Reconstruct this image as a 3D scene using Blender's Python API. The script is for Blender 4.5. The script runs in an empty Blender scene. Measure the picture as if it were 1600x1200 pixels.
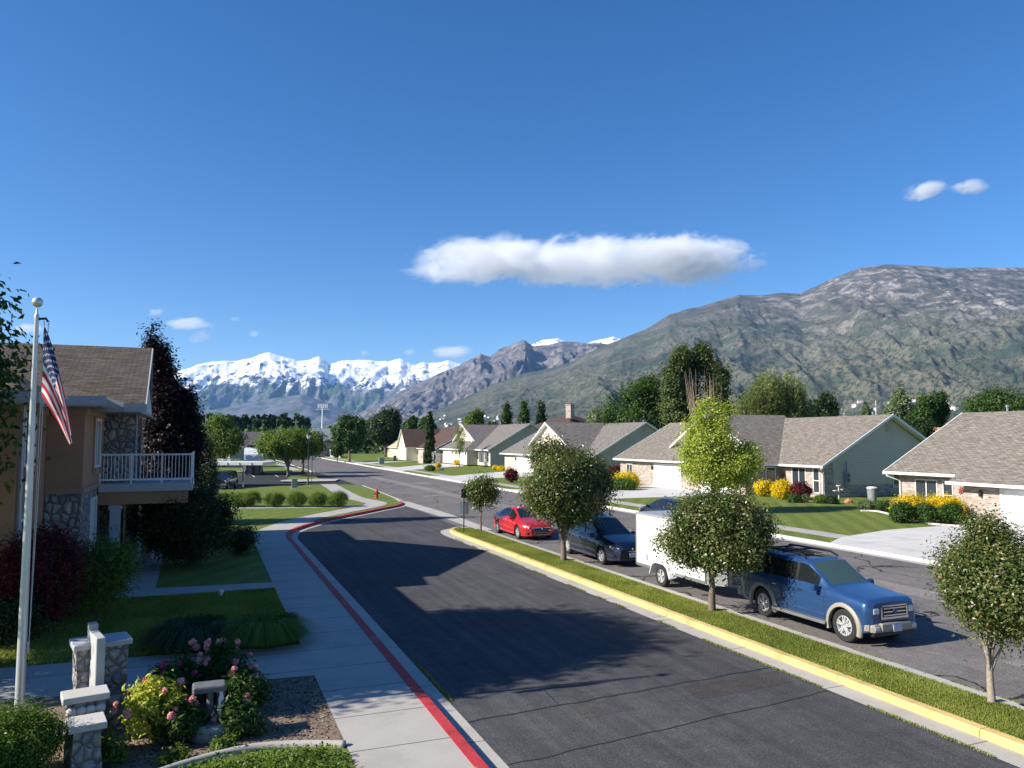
import bpy, bmesh, math, random
import numpy as np
from mathutils import Vector, Matrix
random.seed(7); RNG=np.random.default_rng(7)
sc=bpy.context.scene
COL=sc.collection
R=math.radians
# ---------------- camera, sky, sun, exposure -----------------
F=1200.0; HOR=686.0; EYE=4.85
PITCH=math.atan((HOR-600)/F); YAW=math.atan((800-325)/F)
cam=bpy.data.cameras.new('camera'); camo=bpy.data.objects.new('camera',cam); COL.objects.link(camo)
camo.location=(0,0,EYE); camo.rotation_euler=(math.pi/2+PITCH,0,-YAW)
cam.sensor_width=36; cam.lens=36*F/1600; cam.clip_start=.1; cam.clip_end=90000
sc.camera=camo
SUN_EL=31.6; SUN_DIR=Vector((-.997*math.cos(R(SUN_EL)),.078*math.cos(R(SUN_EL)),math.sin(R(SUN_EL))))
W=bpy.data.worlds.new("World"); sc.world=W; W.use_nodes=True
nt=W.node_tree; bg=nt.nodes['Background']
sky=nt.nodes.new('ShaderNodeTexSky'); sky.sky_type='NISHITA'; sky.sun_disc=False
sky.sun_elevation=R(SUN_EL); sky.sun_rotation=math.atan2(SUN_DIR.x,SUN_DIR.y)
sky.altitude=1400; sky.air_density=1.0; sky.dust_density=.45; sky.ozone_density=3.0
hs=nt.nodes.new('ShaderNodeHueSaturation'); hs.inputs['Saturation'].default_value=1.30; hs.inputs['Hue'].default_value=.507; hs.inputs['Value'].default_value=1.32; nt.links.new(sky.outputs[0],hs.inputs['Color'])
nt.links.new(hs.outputs[0],bg.inputs[0]); bg.inputs[1].default_value=.060
sl=bpy.data.lights.new('sun','SUN'); slo=bpy.data.objects.new('sun',sl); COL.objects.link(slo)
sl.energy=4.4; sl.angle=R(.5); sl.color=(1,.93,.82)
slo.rotation_euler=SUN_DIR.to_track_quat('Z','Y').to_euler()
sc.view_settings.view_transform='Standard'; sc.view_settings.look='None'
sc.view_settings.exposure=1.0; sc.view_settings.gamma=1
sc.render.engine='CYCLES'
cy=sc.cycles
cy.max_bounces=6; cy.diffuse_bounces=3; cy.glossy_bounces=3; cy.transmission_bounces=4; cy.volume_bounces=10; cy.transparent_max_bounces=10
cy.use_denoising=True; cy.caustics_reflective=False; cy.caustics_refractive=False
cy.volume_max_steps=96
# ---------------- coordinates: X = across the street, Y = along the street -----------------
CU=(-math.sin(YAW),math.cos(YAW)); CV=(math.cos(YAW),math.sin(YAW))
def P(px,py,z=.1):
    a=(px-800)/F; b=-(py-600)/F
    rz=math.sin(PITCH)+b*math.cos(PITCH); ry=math.cos(PITCH)-b*math.sin(PITCH)
    k=(z-EYE)/rz; x,y=a*k,ry*k
    return Vector((x*CV[0]+y*CV[1], x*CU[0]+y*CU[1], z))
def PD(px,py,d):
    x=(px-800)/F*d*1.0; z=EYE+(HOR-py)/F*d
    return Vector((x*CV[0]+d*CV[1], x*CU[0]+d*CU[1], z))
# ---------------- value noise (numpy) -----------------
def _h(ix,iy,iz,seed):
    n=(ix*374761393+iy*668265263+iz*1274126177+seed*974634777)&0xffffffff
    n=((n^(n>>13))*1274126177)&0xffffffff
    n=(n^(n>>16))&0xffffffff
    return n/4294967295.0
def vnoise(x,y,z=None,seed=0):
    x=np.asarray(x,float);y=np.asarray(y,float); z=np.zeros_like(x) if z is None else np.asarray(z,float)
    xi=np.floor(x).astype(np.int64);yi=np.floor(y).astype(np.int64);zi=np.floor(z).astype(np.int64)
    fx=x-xi;fy=y-yi;fz=z-zi
    fx=fx*fx*fx*(fx*(fx*6-15)+10);fy=fy*fy*fy*(fy*(fy*6-15)+10);fz=fz*fz*(3-2*fz)
    def c(a,b,d): return _h(xi+a,yi+b,zi+d,seed)
    x00=c(0,0,0)*(1-fx)+c(1,0,0)*fx; x10=c(0,1,0)*(1-fx)+c(1,1,0)*fx
    x01=c(0,0,1)*(1-fx)+c(1,0,1)*fx; x11=c(0,1,1)*(1-fx)+c(1,1,1)*fx
    return ((x00*(1-fy)+x10*fy)*(1-fz)+(x01*(1-fy)+x11*fy)*fz)*2-1
def fbm(x,y,oct=5,seed=0,gain=.5,ridged=False,z=None):
    a=1;s=0;t=0;f=1
    for o in range(oct):
        n=vnoise(x*f,y*f,None if z is None else z*f,seed+o*17)
        if ridged: n=1-2*np.abs(n)
        s=s+a*n;t+=a;a*=gain;f*=2.03
    return s/t
# ---------------- materials -----------------
MATS={}
def _new(name):
    m=bpy.data.materials.new(name); m.use_nodes=True; n=m.node_tree
    return m,n,n.nodes['Principled BSDF']
def N(n,t,**k):
    o=n.nodes.new(t)
    for a,b in k.items():
        if a.startswith('i_'):
            key=a[2:]; key=int(key) if key.isdigit() else key.replace('_',' ')
            o.inputs[key].default_value=b
        else: setattr(o,a,b)
    return o
def ramp(n,fac,stops,interp='LINEAR'):
    r=n.nodes.new('ShaderNodeValToRGB'); r.color_ramp.interpolation=interp
    e=r.color_ramp.elements
    while len(e)<len(stops): e.new(.5)
    for q,(p,c) in zip(e,stops): q.position=p; q.color=(*c,1) if len(c)==3 else c
    n.links.new(fac,r.inputs[0]); return r
def mixc(n,fac,a,b,mode='MIX'):
    m=n.nodes.new('ShaderNodeMix'); m.data_type='RGBA'; m.blend_type=mode
    for i,v in ((0,fac),(6,a),(7,b)):
        if isinstance(v,(int,float)): m.inputs[i].default_value=v
        elif isinstance(v,tuple): m.inputs[i].default_value=(*v,1)
        else: n.links.new(v,m.inputs[i])
    return m.outputs[2]
def coords(n,kind='Object',scale=(1,1,1)):
    tc=n.nodes.new('ShaderNodeTexCoord'); mp=n.nodes.new('ShaderNodeMapping'); mp.inputs['Scale'].default_value=scale
    n.links.new(tc.outputs[kind],mp.inputs[0]); return mp.outputs[0]
def noise(n,vec,scale,detail=4,rough=.55,dist=0):
    o=N(n,'ShaderNodeTexNoise'); o.inputs['Scale'].default_value=scale; o.inputs['Detail'].default_value=detail
    o.inputs['Roughness'].default_value=rough; o.inputs['Distortion'].default_value=dist
    n.links.new(vec,o.inputs['Vector']); return o.outputs[0]
def bump(n,bs,h,strength=.3,dist=.02):
    b=N(n,'ShaderNodeBump'); b.inputs['Strength'].default_value=strength; b.inputs['Distance'].default_value=dist
    n.links.new(h,b.inputs['Height']); n.links.new(b.outputs[0],bs.inputs['Normal'])
def simple(name,c,rough=.6,metal=0,var=.15,scale=3,spec=.5,coat=0,bmp=0,bscale=40):
    if name in MATS: return MATS[name]
    m,n,b=_new(name); b.inputs['Roughness'].default_value=rough; b.inputs['Metallic'].default_value=metal
    b.inputs['Specular IOR Level'].default_value=spec; b.inputs['Coat Weight'].default_value=coat; b.inputs['Coat Roughness'].default_value=.04
    v=coords(n)
    if var:
        nz=noise(n,v,scale)
        lo=tuple(x*(1-var) for x in c); hi=tuple(min(1,x*(1+var)) for x in c)
        r=ramp(n,nz,[(.3,lo),(.7,hi)]); n.links.new(r.outputs[0],b.inputs['Base Color'])
    else: b.inputs['Base Color'].default_value=(*c,1)
    if bmp: bump(n,b,noise(n,v,bscale,3),bmp,.01)
    MATS[name]=m; return m
def asphalt(name,c,patch=.18,seed=0,cracks=0.0,streak=0):
    m,n,b=_new(name); b.inputs['Roughness'].default_value=.93; b.inputs['Specular IOR Level'].default_value=.12
    v=coords(n)
    big=noise(n,v,.25,4,.6); fine=noise(n,v,26,3,.8); mid=noise(n,v,3,4,.65)
    c1=ramp(n,big,[(.3,tuple(x*(1-patch) for x in c)),(.7,tuple(x*(1+patch) for x in c))]).outputs[0]
    f=ramp(n,fine,[(.32,(.6,.6,.6)),(.5,(.93,.93,.93)),(.60,(1.25,1.25,1.25)),(.70,(2.3,2.3,2.2))]).outputs[0]
    c2=mixc(n,1.0,c1,f,'MULTIPLY')
    g=ramp(n,mid,[(.35,(.85,.85,.85)),(.7,(1.12,1.12,1.12))]).outputs[0]
    c2=mixc(n,1.0,c2,g,'MULTIPLY')
    stn=noise(n,v,.9,5,.7,.4); c2=mixc(n,1.0,c2,ramp(n,stn,[(.60,(1,1,1)),(.70,(.78,.78,.78))]).outputs[0],'MULTIPLY')
    pl=noise(n,v,.55,6,.75,.8); c2=mixc(n,1.0,c2,ramp(n,pl,[(.34,(1.22,1.2,1.18)),(.42,(1,1,1))]).outputs[0],'MULTIPLY')
    if streak:
        v2=coords(n,'Object',(3.2,.12,1)); st=noise(n,v2,1.0,4,.6)
        s=ramp(n,st,[(.4,(1,1,1)),(.62,(1+streak,1+streak,1+streak))]).outputs[0]
        c2=mixc(n,1.0,c2,s,'MULTIPLY')
    if cracks:
        dv=N(n,'ShaderNodeVectorMath',operation='ADD'); nn=N(n,'ShaderNodeTexNoise',i_Scale=.8,i_Detail=5.0)
        n.links.new(v,nn.inputs['Vector']); sc_=N(n,'ShaderNodeVectorMath',operation='SCALE',i_Scale=1.6)
        n.links.new(nn.outputs[1],sc_.inputs[0]); n.links.new(v,dv.inputs[0]); n.links.new(sc_.outputs[0],dv.inputs[1])
        vo=N(n,'ShaderNodeTexVoronoi',feature='DISTANCE_TO_EDGE',i_Scale=.16); n.links.new(dv.outputs[0],vo.inputs['Vector'])
        k=ramp(n,vo.outputs[0],[(0,(1,1,1)),(cracks*.004,(1,1,1)),(cracks*.006,(0,0,0))]).outputs[0]
        c2=mixc(n,k,c2,(.03,.03,.028))
    n.links.new(c2,b.inputs['Base Color']); bump(n,b,fine,.35,.01)
    return m
def grassmat(name,a,bcol,stripe=0,ang=0,dry=(.16,.15,.05)):
    m,n,b=_new(name); b.inputs['Roughness'].default_value=.85; b.inputs['Specular IOR Level'].default_value=.15
    v=coords(n); 
    big=noise(n,v,.35,4,.6); fine=noise(n,v,28,3,.75); mid=noise(n,v,2.2,4,.7)
    c1=ramp(n,mid,[(.3,a),(.7,bcol)]).outputs[0]
    c1=mixc(n,ramp(n,big,[(.5,(0,0,0)),(.75,(.55,.55,.55))]).outputs[0],c1,dry)
    f=ramp(n,fine,[(.3,(.45,.45,.45)),(.5,(1,1,1)),(.7,(1.6,1.6,1.5))]).outputs[0]
    c2=mixc(n,1.0,c1,f,'MULTIPLY')
    if stripe:
        mp=N(n,'ShaderNodeMapping'); mp.inputs['Rotation'].default_value=(0,0,R(ang)); n.links.new(v,mp.inputs[0])
        w=N(n,'ShaderNodeTexWave',i_Scale=.28,i_Distortion=.8); n.links.new(mp.outputs[0],w.inputs[0])
        s=ramp(n,w.outputs[1],[(.3,(1-stripe,)*3),(.7,(1+stripe,)*3)]).outputs[0]
        c2=mixc(n,1.0,c2,s,'MULTIPLY')
    n.links.new(c2,b.inputs['Base Color']); bump(n,b,fine,1.0,.04)
    return m
def concrete(name,c,joint=0,jx=0):
    m,n,b=_new(name); b.inputs['Roughness'].default_value=.85; b.inputs['Specular IOR Level'].default_value=.3
    v=coords(n); big=noise(n,v,.7,5,.65); fine=noise(n,v,45,3,.7)
    c1=ramp(n,big,[(.28,tuple(x*.82 for x in c)),(.5,c),(.75,tuple(min(1,x*1.08) for x in c))]).outputs[0]
    f=ramp(n,fine,[(.3,(.86,)*3),(.7,(1.1,)*3)]).outputs[0]
    c2=mixc(n,1.0,c1,f,'MULTIPLY')
    if joint:
        sep=N(n,'ShaderNodeSeparateXYZ'); n.links.new(v,sep.inputs[0])
        outs=[(sep.outputs[1],joint)]
        if jx: outs.append((sep.outputs[0],jx))
        for o,j in outs:
            d=N(n,'ShaderNodeMath',operation='DIVIDE'); d.inputs[1].default_value=j; n.links.new(o,d.inputs[0])
            fr=N(n,'ShaderNodeMath',operation='FRACT'); n.links.new(d.outputs[0],fr.inputs[0])
            lt=N(n,'ShaderNodeMath',operation='LESS_THAN'); lt.inputs[1].default_value=.03/j; n.links.new(fr.outputs[0],lt.inputs[0])
            c2=mixc(n,lt.outputs[0],c2,tuple(x*.3 for x in c))
    n.links.new(c2,b.inputs['Base Color']); bump(n,b,fine,.2,.005)
    return m
def shingle(name,c,c2_):
    m,n,b=_new(name); b.inputs['Roughness'].default_value=.95; b.inputs['Specular IOR Level'].default_value=.1
    v=coords(n,'UV'); br=N(n,'ShaderNodeTexBrick'); n.links.new(v,br.inputs[0])
    br.inputs['Scale'].default_value=1; br.inputs['Brick Width'].default_value=.34; br.inputs['Row Height'].default_value=.15
    br.inputs['Mortar Size'].default_value=.012; br.inputs['Mortar Smooth'].default_value=.3; br.inputs['Bias'].default_value=-.1
    br.inputs['Color1'].default_value=(*c,1); br.inputs['Color2'].default_value=(*c2_,1); br.inputs['Mortar'].default_value=(*[x*.4 for x in c],1)
    v2=coords(n,'UV',(.8,4.5,1)); nz=noise(n,v2,1.9,4,.75)
    f=ramp(n,nz,[(.38,(.66,)*3),(.5,(1,)*3),(.60,(1.36,1.33,1.28))]).outputs[0]
    c3=mixc(n,1.0,br.outputs[0],f,'MULTIPLY')
    n.links.new(c3,b.inputs['Base Color']); bump(n,b,br.outputs[1],.6,-.02)
    return m
def brick(name,c1,c2,mortar,w=.3,h=.09,bl=.5):
    m,n,b=_new(name); b.inputs['Roughness'].default_value=.9
    v=coords(n,'UV'); br=N(n,'ShaderNodeTexBrick'); n.links.new(v,br.inputs[0])
    br.inputs['Scale'].default_value=1; br.inputs['Brick Width'].default_value=w; br.inputs['Row Height'].default_value=h
    br.inputs['Mortar Size'].default_value=.012; br.inputs['Bias'].default_value=0
    br.inputs['Color1'].default_value=(*c1,1); br.inputs['Color2'].default_value=(*c2,1); br.inputs['Mortar'].default_value=(*mortar,1)
    v2=coords(n,'UV',(1.2,4,1)); nz=noise(n,v2,2.2,5,.8)
    f=ramp(n,nz,[(.34,(.5,.48,.48)),(.47,(.95,)*3),(.62,(1.15,)*3)]).outputs[0]
    n.links.new(mixc(n,1.0,br.outputs[0],f,'MULTIPLY'),b.inputs['Base Color']); bump(n,b,br.outputs[1],.7,-.02)
    return m
def siding(name,c):
    m,n,b=_new(name); b.inputs['Roughness'].default_value=.55
    v=coords(n,'UV'); sep=N(n,'ShaderNodeSeparateXYZ'); n.links.new(v,sep.inputs[0])
    d=N(n,'ShaderNodeMath',operation='DIVIDE'); d.inputs[1].default_value=.2; n.links.new(sep.outputs[1],d.inputs[0])
    fr=N(n,'ShaderNodeMath',operation='FRACT'); n.links.new(d.outputs[0],fr.inputs[0])
    c2=ramp(n,fr.outputs[0],[(0,tuple(x*.45 for x in c)),(.12,c),(1,tuple(x*1.04 for x in c))]).outputs[0]
    nz=noise(n,v,.8,3); c3=mixc(n,1.0,c2,ramp(n,nz,[(.3,(.93,)*3),(.7,(1.05,)*3)]).outputs[0],'MULTIPLY')
    n.links.new(c3,b.inputs['Base Color']); bump(n,b,fr.outputs[0],.6,.02)
    return m
def cobble(name,cols,scale=3.2,mortar=(.12,.11,.1)):
    m,n,b=_new(name); b.inputs['Roughness'].default_value=.85
    v=coords(n,'UV'); dn=N(n,'ShaderNodeTexNoise',i_Scale=2.5,i_Detail=2.0); n.links.new(v,dn.inputs[0])
    s=N(n,'ShaderNodeVectorMath',operation='SCALE',i_Scale=.09); n.links.new(dn.outputs[1],s.inputs[0])
    ad=N(n,'ShaderNodeVectorMath',operation='ADD'); n.links.new(v,ad.inputs[0]); n.links.new(s.outputs[0],ad.inputs[1])
    vo=N(n,'ShaderNodeTexVoronoi',i_Scale=scale); ve=N(n,'ShaderNodeTexVoronoi',feature='DISTANCE_TO_EDGE',i_Scale=scale)
    n.links.new(ad.outputs[0],vo.inputs['Vector']); n.links.new(ad.outputs[0],ve.inputs['Vector'])
    c=ramp(n,vo.outputs['Color'],[(i/(len(cols)-1),q) for i,q in enumerate(cols)]).outputs[0]
    c=mixc(n,1.0,c,ramp(n,noise(n,v,14,4,.7),[(.3,(.75,)*3),(.7,(1.2,)*3)]).outputs[0],'MULTIPLY')
    e=ramp(n,ve.outputs[0],[(0,(0,0,0)),(.13,(1,1,1))]).outputs[0]
    n.links.new(mixc(n,e,mortar,c),b.inputs['Base Color'])
    e2=ramp(n,ve.outputs[0],[(0,(0,0,0)),(.3,(1,1,1))]).outputs[0]; bump(n,b,e2,1,.06)
    return m
def leafmat(name,stops,trans=.35,rough=.5,spec=.3):
    if name in MATS: return MATS[name]
    m,n,b=_new(name)
    at=N(n,'ShaderNodeAttribute',attribute_name='rnd')
    c=ramp(n,at.outputs['Fac'],stops).outputs[0]
    b.inputs['Roughness'].default_value=rough; b.inputs['Specular IOR Level'].default_value=spec
    n.links.new(c,b.inputs['Base Color'])
    tr=N(n,'ShaderNodeBsdfTranslucent'); bc=N(n,'ShaderNodeVectorMath',operation='MULTIPLY'); bc.inputs[1].default_value=(1.5,1.5,.7)
    n.links.new(c,bc.inputs[0]); n.links.new(bc.outputs[0],tr.inputs[0])
    mx=N(n,'ShaderNodeMixShader'); mx.inputs[0].default_value=trans
    n.links.new(b.outputs[0],mx.inputs[1]); n.links.new(tr.outputs[0],mx.inputs[2])
    n.links.new(mx.outputs[0],n.nodes['Material Output'].inputs[0]); MATS[name]=m
    return m
def kerbpaint(name,c,under=(.34,.31,.28)):
    m,n,b=_new(name); b.inputs['Roughness'].default_value=.75; v=coords(n); a=noise(n,v,1.7,5,.7); f=noise(n,v,22,4,.75)
    base=ramp(n,a,[(.35,tuple(x*.72 for x in c)),(.5,c),(.68,tuple(min(1,x*1.12) for x in c))]).outputs[0]
    ad=N(n,'ShaderNodeMath',operation='ADD'); n.links.new(a,ad.inputs[0]); n.links.new(f,ad.inputs[1])
    chip=ramp(n,ad.outputs[0],[(0,(0,0,0)),(.5,(0,0,0)),(1,(0,0,0))]); q=N(n,'ShaderNodeMapRange'); q.inputs[1].default_value=1.19; q.inputs[2].default_value=1.26; n.links.new(ad.outputs[0],q.inputs[0])
    c2=mixc(n,q.outputs[0],base,under); jt=N(n,'ShaderNodeSeparateXYZ'); n.links.new(v,jt.inputs[0]); d=N(n,'ShaderNodeMath',operation='DIVIDE'); d.inputs[1].default_value=3.05; n.links.new(jt.outputs[1],d.inputs[0])
    fr=N(n,'ShaderNodeMath',operation='FRACT'); n.links.new(d.outputs[0],fr.inputs[0]); lt=N(n,'ShaderNodeMath',operation='LESS_THAN'); lt.inputs[1].default_value=.006; n.links.new(fr.outputs[0],lt.inputs[0])
    c2=mixc(n,lt.outputs[0],c2,tuple(x*.35 for x in c)); n.links.new(c2,b.inputs['Base Color']); bump(n,b,f,.3,.006); return m
def glassdark(name,c=(.02,.025,.03),rough=.04,spec=.8):
    if name in MATS: return MATS[name]
    m,n,b=_new(name); b.inputs['Base Color'].default_value=(*c,1); b.inputs['Roughness'].default_value=rough; b.inputs['Specular IOR Level'].default_value=spec
    MATS[name]=m; return m
def carpaint(name,c,metal=.35,rough=.32):
    if name in MATS: return MATS[name]
    m,n,b=_new(name); v=coords(n); nz=noise(n,v,900,1)
    cc=ramp(n,nz,[(.3,tuple(x*.85 for x in c)),(.7,tuple(min(1,x*1.15) for x in c))]).outputs[0]
    n.links.new(cc,b.inputs['Base Color']); b.inputs['Metallic'].default_value=metal; b.inputs['Roughness'].default_value=rough
    b.inputs['Coat Weight'].default_value=.8; b.inputs['Coat Roughness'].default_value=.03
    MATS[name]=m; return m
# ---------------- mesh builder -----------------
def uvbox(me):
    uv=me.uv_layers.new(name='uv')
    co=[v.co for v in me.vertices]; data=[0.0]*(2*len(me.loops)); Z=Vector((0,0,1))
    for p in me.polygons:
        nrm=p.normal
        if abs(nrm.z)>.97 or nrm.length<.1: ux,vx=Vector((1,0,0)),Vector((0,1,0))
        else:
            ux=Z.cross(nrm).normalized(); vx=nrm.cross(ux)
        for li in p.loop_indices:
            c=co[me.loops[li].vertex_index]; data[2*li]=c.dot(ux); data[2*li+1]=c.dot(vx)
    uv.data.foreach_set('uv',data)
class MB:
    def __init__(s): s.v=[];s.f=[];s.m=[]
    def add(s,vs,fs,mi=0):
        o=len(s.v); s.v+= [tuple(q) for q in vs]
        for f in fs: s.f.append([i+o for i in f]); s.m.append(mi)
        return s
    def box(s,lo,hi,mi=0):
        x0,y0,z0=lo;x1,y1,z1=hi
        return s.add([(x0,y0,z0),(x1,y0,z0),(x1,y1,z0),(x0,y1,z0),(x0,y0,z1),(x1,y0,z1),(x1,y1,z1),(x0,y1,z1)],
          [(0,3,2,1),(4,5,6,7),(0,1,5,4),(1,2,6,5),(2,3,7,6),(3,0,4,7)],mi)
    def cbox(s,c,size,rz=0,mi=0,rx=0,ry=0):
        M=Matrix.Rotation(rz,3,'Z')@Matrix.Rotation(ry,3,'Y')@Matrix.Rotation(rx,3,'X'); c=Vector(c); h=Vector(size)/2
        vs=[c+M@Vector((a*h.x,b*h.y,d*h.z)) for d in(-1,1) for a,b in((-1,-1),(1,-1),(1,1),(-1,1))]
        return s.add(vs,[(0,3,2,1),(4,5,6,7),(0,1,5,4),(1,2,6,5),(2,3,7,6),(3,0,4,7)],mi)
    def rbox(s,c,size,r=.03,rz=0,mi=0):
        # box with bevelled vertical and top edges
        M=Matrix.Rotation(rz,3,'Z'); c=Vector(c); hx,hy,hz=[q/2 for q in size]; r=min(r,hx*.9,hy*.9,hz*.9)
        rings=[]
        for z,i in((-hz,0),(hz-r,0),(hz-.3*r,.3*r),(hz,r)):
            a,b=hx-i,hy-i; q=r
            rings.append([(-a+q,-b),(a-q,-b),(a,-b+q),(a,b-q),(a-q,b),(-a+q,b),(-a,b-q),(-a,-b+q)] ); rings[-1]=[c+M@Vector((x,y,z)) for x,y in rings[-1]]
        vs=[p for rg in rings for p in rg]; fs=[tuple(range(7,-1,-1)),tuple(range(24,32))]
        for k in range(3):
            for j in range(8): fs.append((k*8+j,k*8+(j+1)%8,(k+1)*8+(j+1)%8,(k+1)*8+j))
        return s.add(vs,fs,mi)
    def prism(s,poly,z0,z1,mi=0,bottom=True):
        n=len(poly); a=sum(poly[i][0]*poly[(i+1)%n][1]-poly[(i+1)%n][0]*poly[i][1] for i in range(n))
        if a<0: poly=poly[::-1]
        vs=[(p[0],p[1],z0) for p in poly]+[(p[0],p[1],z1) for p in poly]
        fs=[tuple(range(n,2*n))]+([tuple(range(n-1,-1,-1))] if bottom else [])
        fs+=[(i,(i+1)%n,n+(i+1)%n,n+i) for i in range(n)]
        return s.add(vs,fs,mi)
    def slab(s,poly,th=.15,mi=0,mi2=None):
        n=len(poly); p=[Vector(q) for q in poly]
        nz=sum((p[i].x*p[(i+1)%n].y-p[(i+1)%n].x*p[i].y) for i in range(n))
        if nz<0: p=p[::-1]
        mi2=mi if mi2 is None else mi2
        s.add(p,[tuple(range(n))],mi)
        s.add([q for q in p]+[q-Vector((0,0,th)) for q in p],[tuple(range(2*n-1,n-1,-1))]+[(i,n+i,n+(i+1)%n,(i+1)%n) for i in range(n)],mi2)
        return s
    def sheet(s,poly,z=None,mi=0):
        p=[(q[0],q[1],z if z is not None else q[2]) for q in poly]; n=len(p)
        a=sum(p[i][0]*p[(i+1)%n][1]-p[(i+1)%n][0]*p[i][1] for i in range(n))
        if a<0: p=p[::-1]
        return s.add(p,[tuple(range(n))],mi)
    def tube(s,pts,rad,n=8,mi=0,cap=True):
        pts=[Vector(p) for p in pts]
        if isinstance(rad,(int,float)): rad=[rad]*len(pts)
        vs=[];fs=[]; prev=None
        for i,p in enumerate(pts):
            d=(pts[min(i+1,len(pts)-1)]-pts[max(i-1,0)]).normalized()
            if prev is None: a=d.orthogonal().normalized()
            else: a=(prev-d*prev.dot(d)).normalized()
            prev=a; b=d.cross(a)
            for k in range(n):
                t=2*math.pi*k/n; vs.append(p+(a*math.cos(t)+b*math.sin(t))*rad[i])
        for i in range(len(pts)-1):
            for k in range(n): fs.append((i*n+k,i*n+(k+1)%n,(i+1)*n+(k+1)%n,(i+1)*n+k))
        if cap: fs.append(tuple(range(n-1,-1,-1))); fs.append(tuple(range((len(pts)-1)*n,len(pts)*n)))
        return s.add(vs,fs,mi)
    def lathe(s,prof,n=16,o=(0,0,0),mi=0,axis='z'):
        vs=[];fs=[]; o=Vector(o)
        for r,z in prof:
            for k in range(n):
                t=2*math.pi*k/n; a,b=r*math.cos(t),r*math.sin(t)
                q=Vector((a,b,z)) if axis=='z' else (Vector((a,z,b)) if axis=='y' else Vector((z,a,b)))
                vs.append(o+q)
        for i in range(len(prof)-1):
            for k in range(n):
                f=(i*n+k,i*n+(k+1)%n,(i+1)*n+(k+1)%n,(i+1)*n+k); fs.append(f if axis!='y' else f[::-1])
        return s.add(vs,fs,mi)
    def build(s,name,mats,parent=None,smooth=None,uv=True,loc=None):
        me=bpy.data.meshes.new(name); me.from_pydata(s.v,[],s.f); me.update()
        if not isinstance(mats,(list,tuple)): mats=[mats]
        for m in mats: me.materials.append(m)
        if len(mats)>1: me.polygons.foreach_set('material_index',s.m)
        if uv: uvbox(me)
        if smooth is not None:
            me.polygons.foreach_set('use_smooth',[True]*len(me.polygons))
            if smooth<180: me.set_sharp_from_angle(angle=R(smooth))
        o=bpy.data.objects.new(name,me); COL.objects.link(o)
        if parent: o.parent=parent
        if loc is not None: o.location=loc
        return o
def tag(o,label=None,cat=None,group=None,kind=None):
    if label: o['label']=label
    if cat: o['category']=cat
    if group: o['group']=group
    if kind: o['kind']=kind
    return o
def thing(name,label,cat,loc=(0,0,0),rz=0,group=None):
    o=bpy.data.objects.new(name,None); COL.objects.link(o); o.location=loc; o.rotation_euler=(0,0,rz); o.empty_display_size=.3
    return tag(o,label,cat,group)
def copy_tree(o,parent=None):
    c=o.copy(); COL.objects.link(c); c.parent=parent
    for ch in list(o.children): copy_tree(ch,c)
    return c
def struct(o): o['kind']='structure'; return o
def npmesh(name,V,Fq,mats,parent=None,rnd=None,loc=None,mi=None):
    me=bpy.data.meshes.new(name); nv=len(V); nf=len(Fq); k=Fq.shape[1]
    me.vertices.add(nv); me.vertices.foreach_set('co',np.ascontiguousarray(V,dtype=np.float32).ravel())
    me.loops.add(nf*k); me.loops.foreach_set('vertex_index',np.ascontiguousarray(Fq,dtype=np.int32).ravel())
    me.polygons.add(nf); me.polygons.foreach_set('loop_start',np.arange(0,nf*k,k,dtype=np.int32))
    me.polygons.foreach_set('loop_total',np.full(nf,k,dtype=np.int32))
    if not isinstance(mats,(list,tuple)): mats=[mats]
    for m in mats: me.materials.append(m)
    if mi is not None: me.polygons.foreach_set('material_index',np.asarray(mi,dtype=np.int32))
    me.update(calc_edges=True)
    if rnd is not None:
        a=me.attributes.new('rnd','FLOAT','POINT'); a.data.foreach_set('value',np.ascontiguousarray(rnd,dtype=np.float32))
    o=bpy.data.objects.new(name,me); COL.objects.link(o)
    if parent: o.parent=parent
    if loc is not None: o.location=loc
    return o
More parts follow.
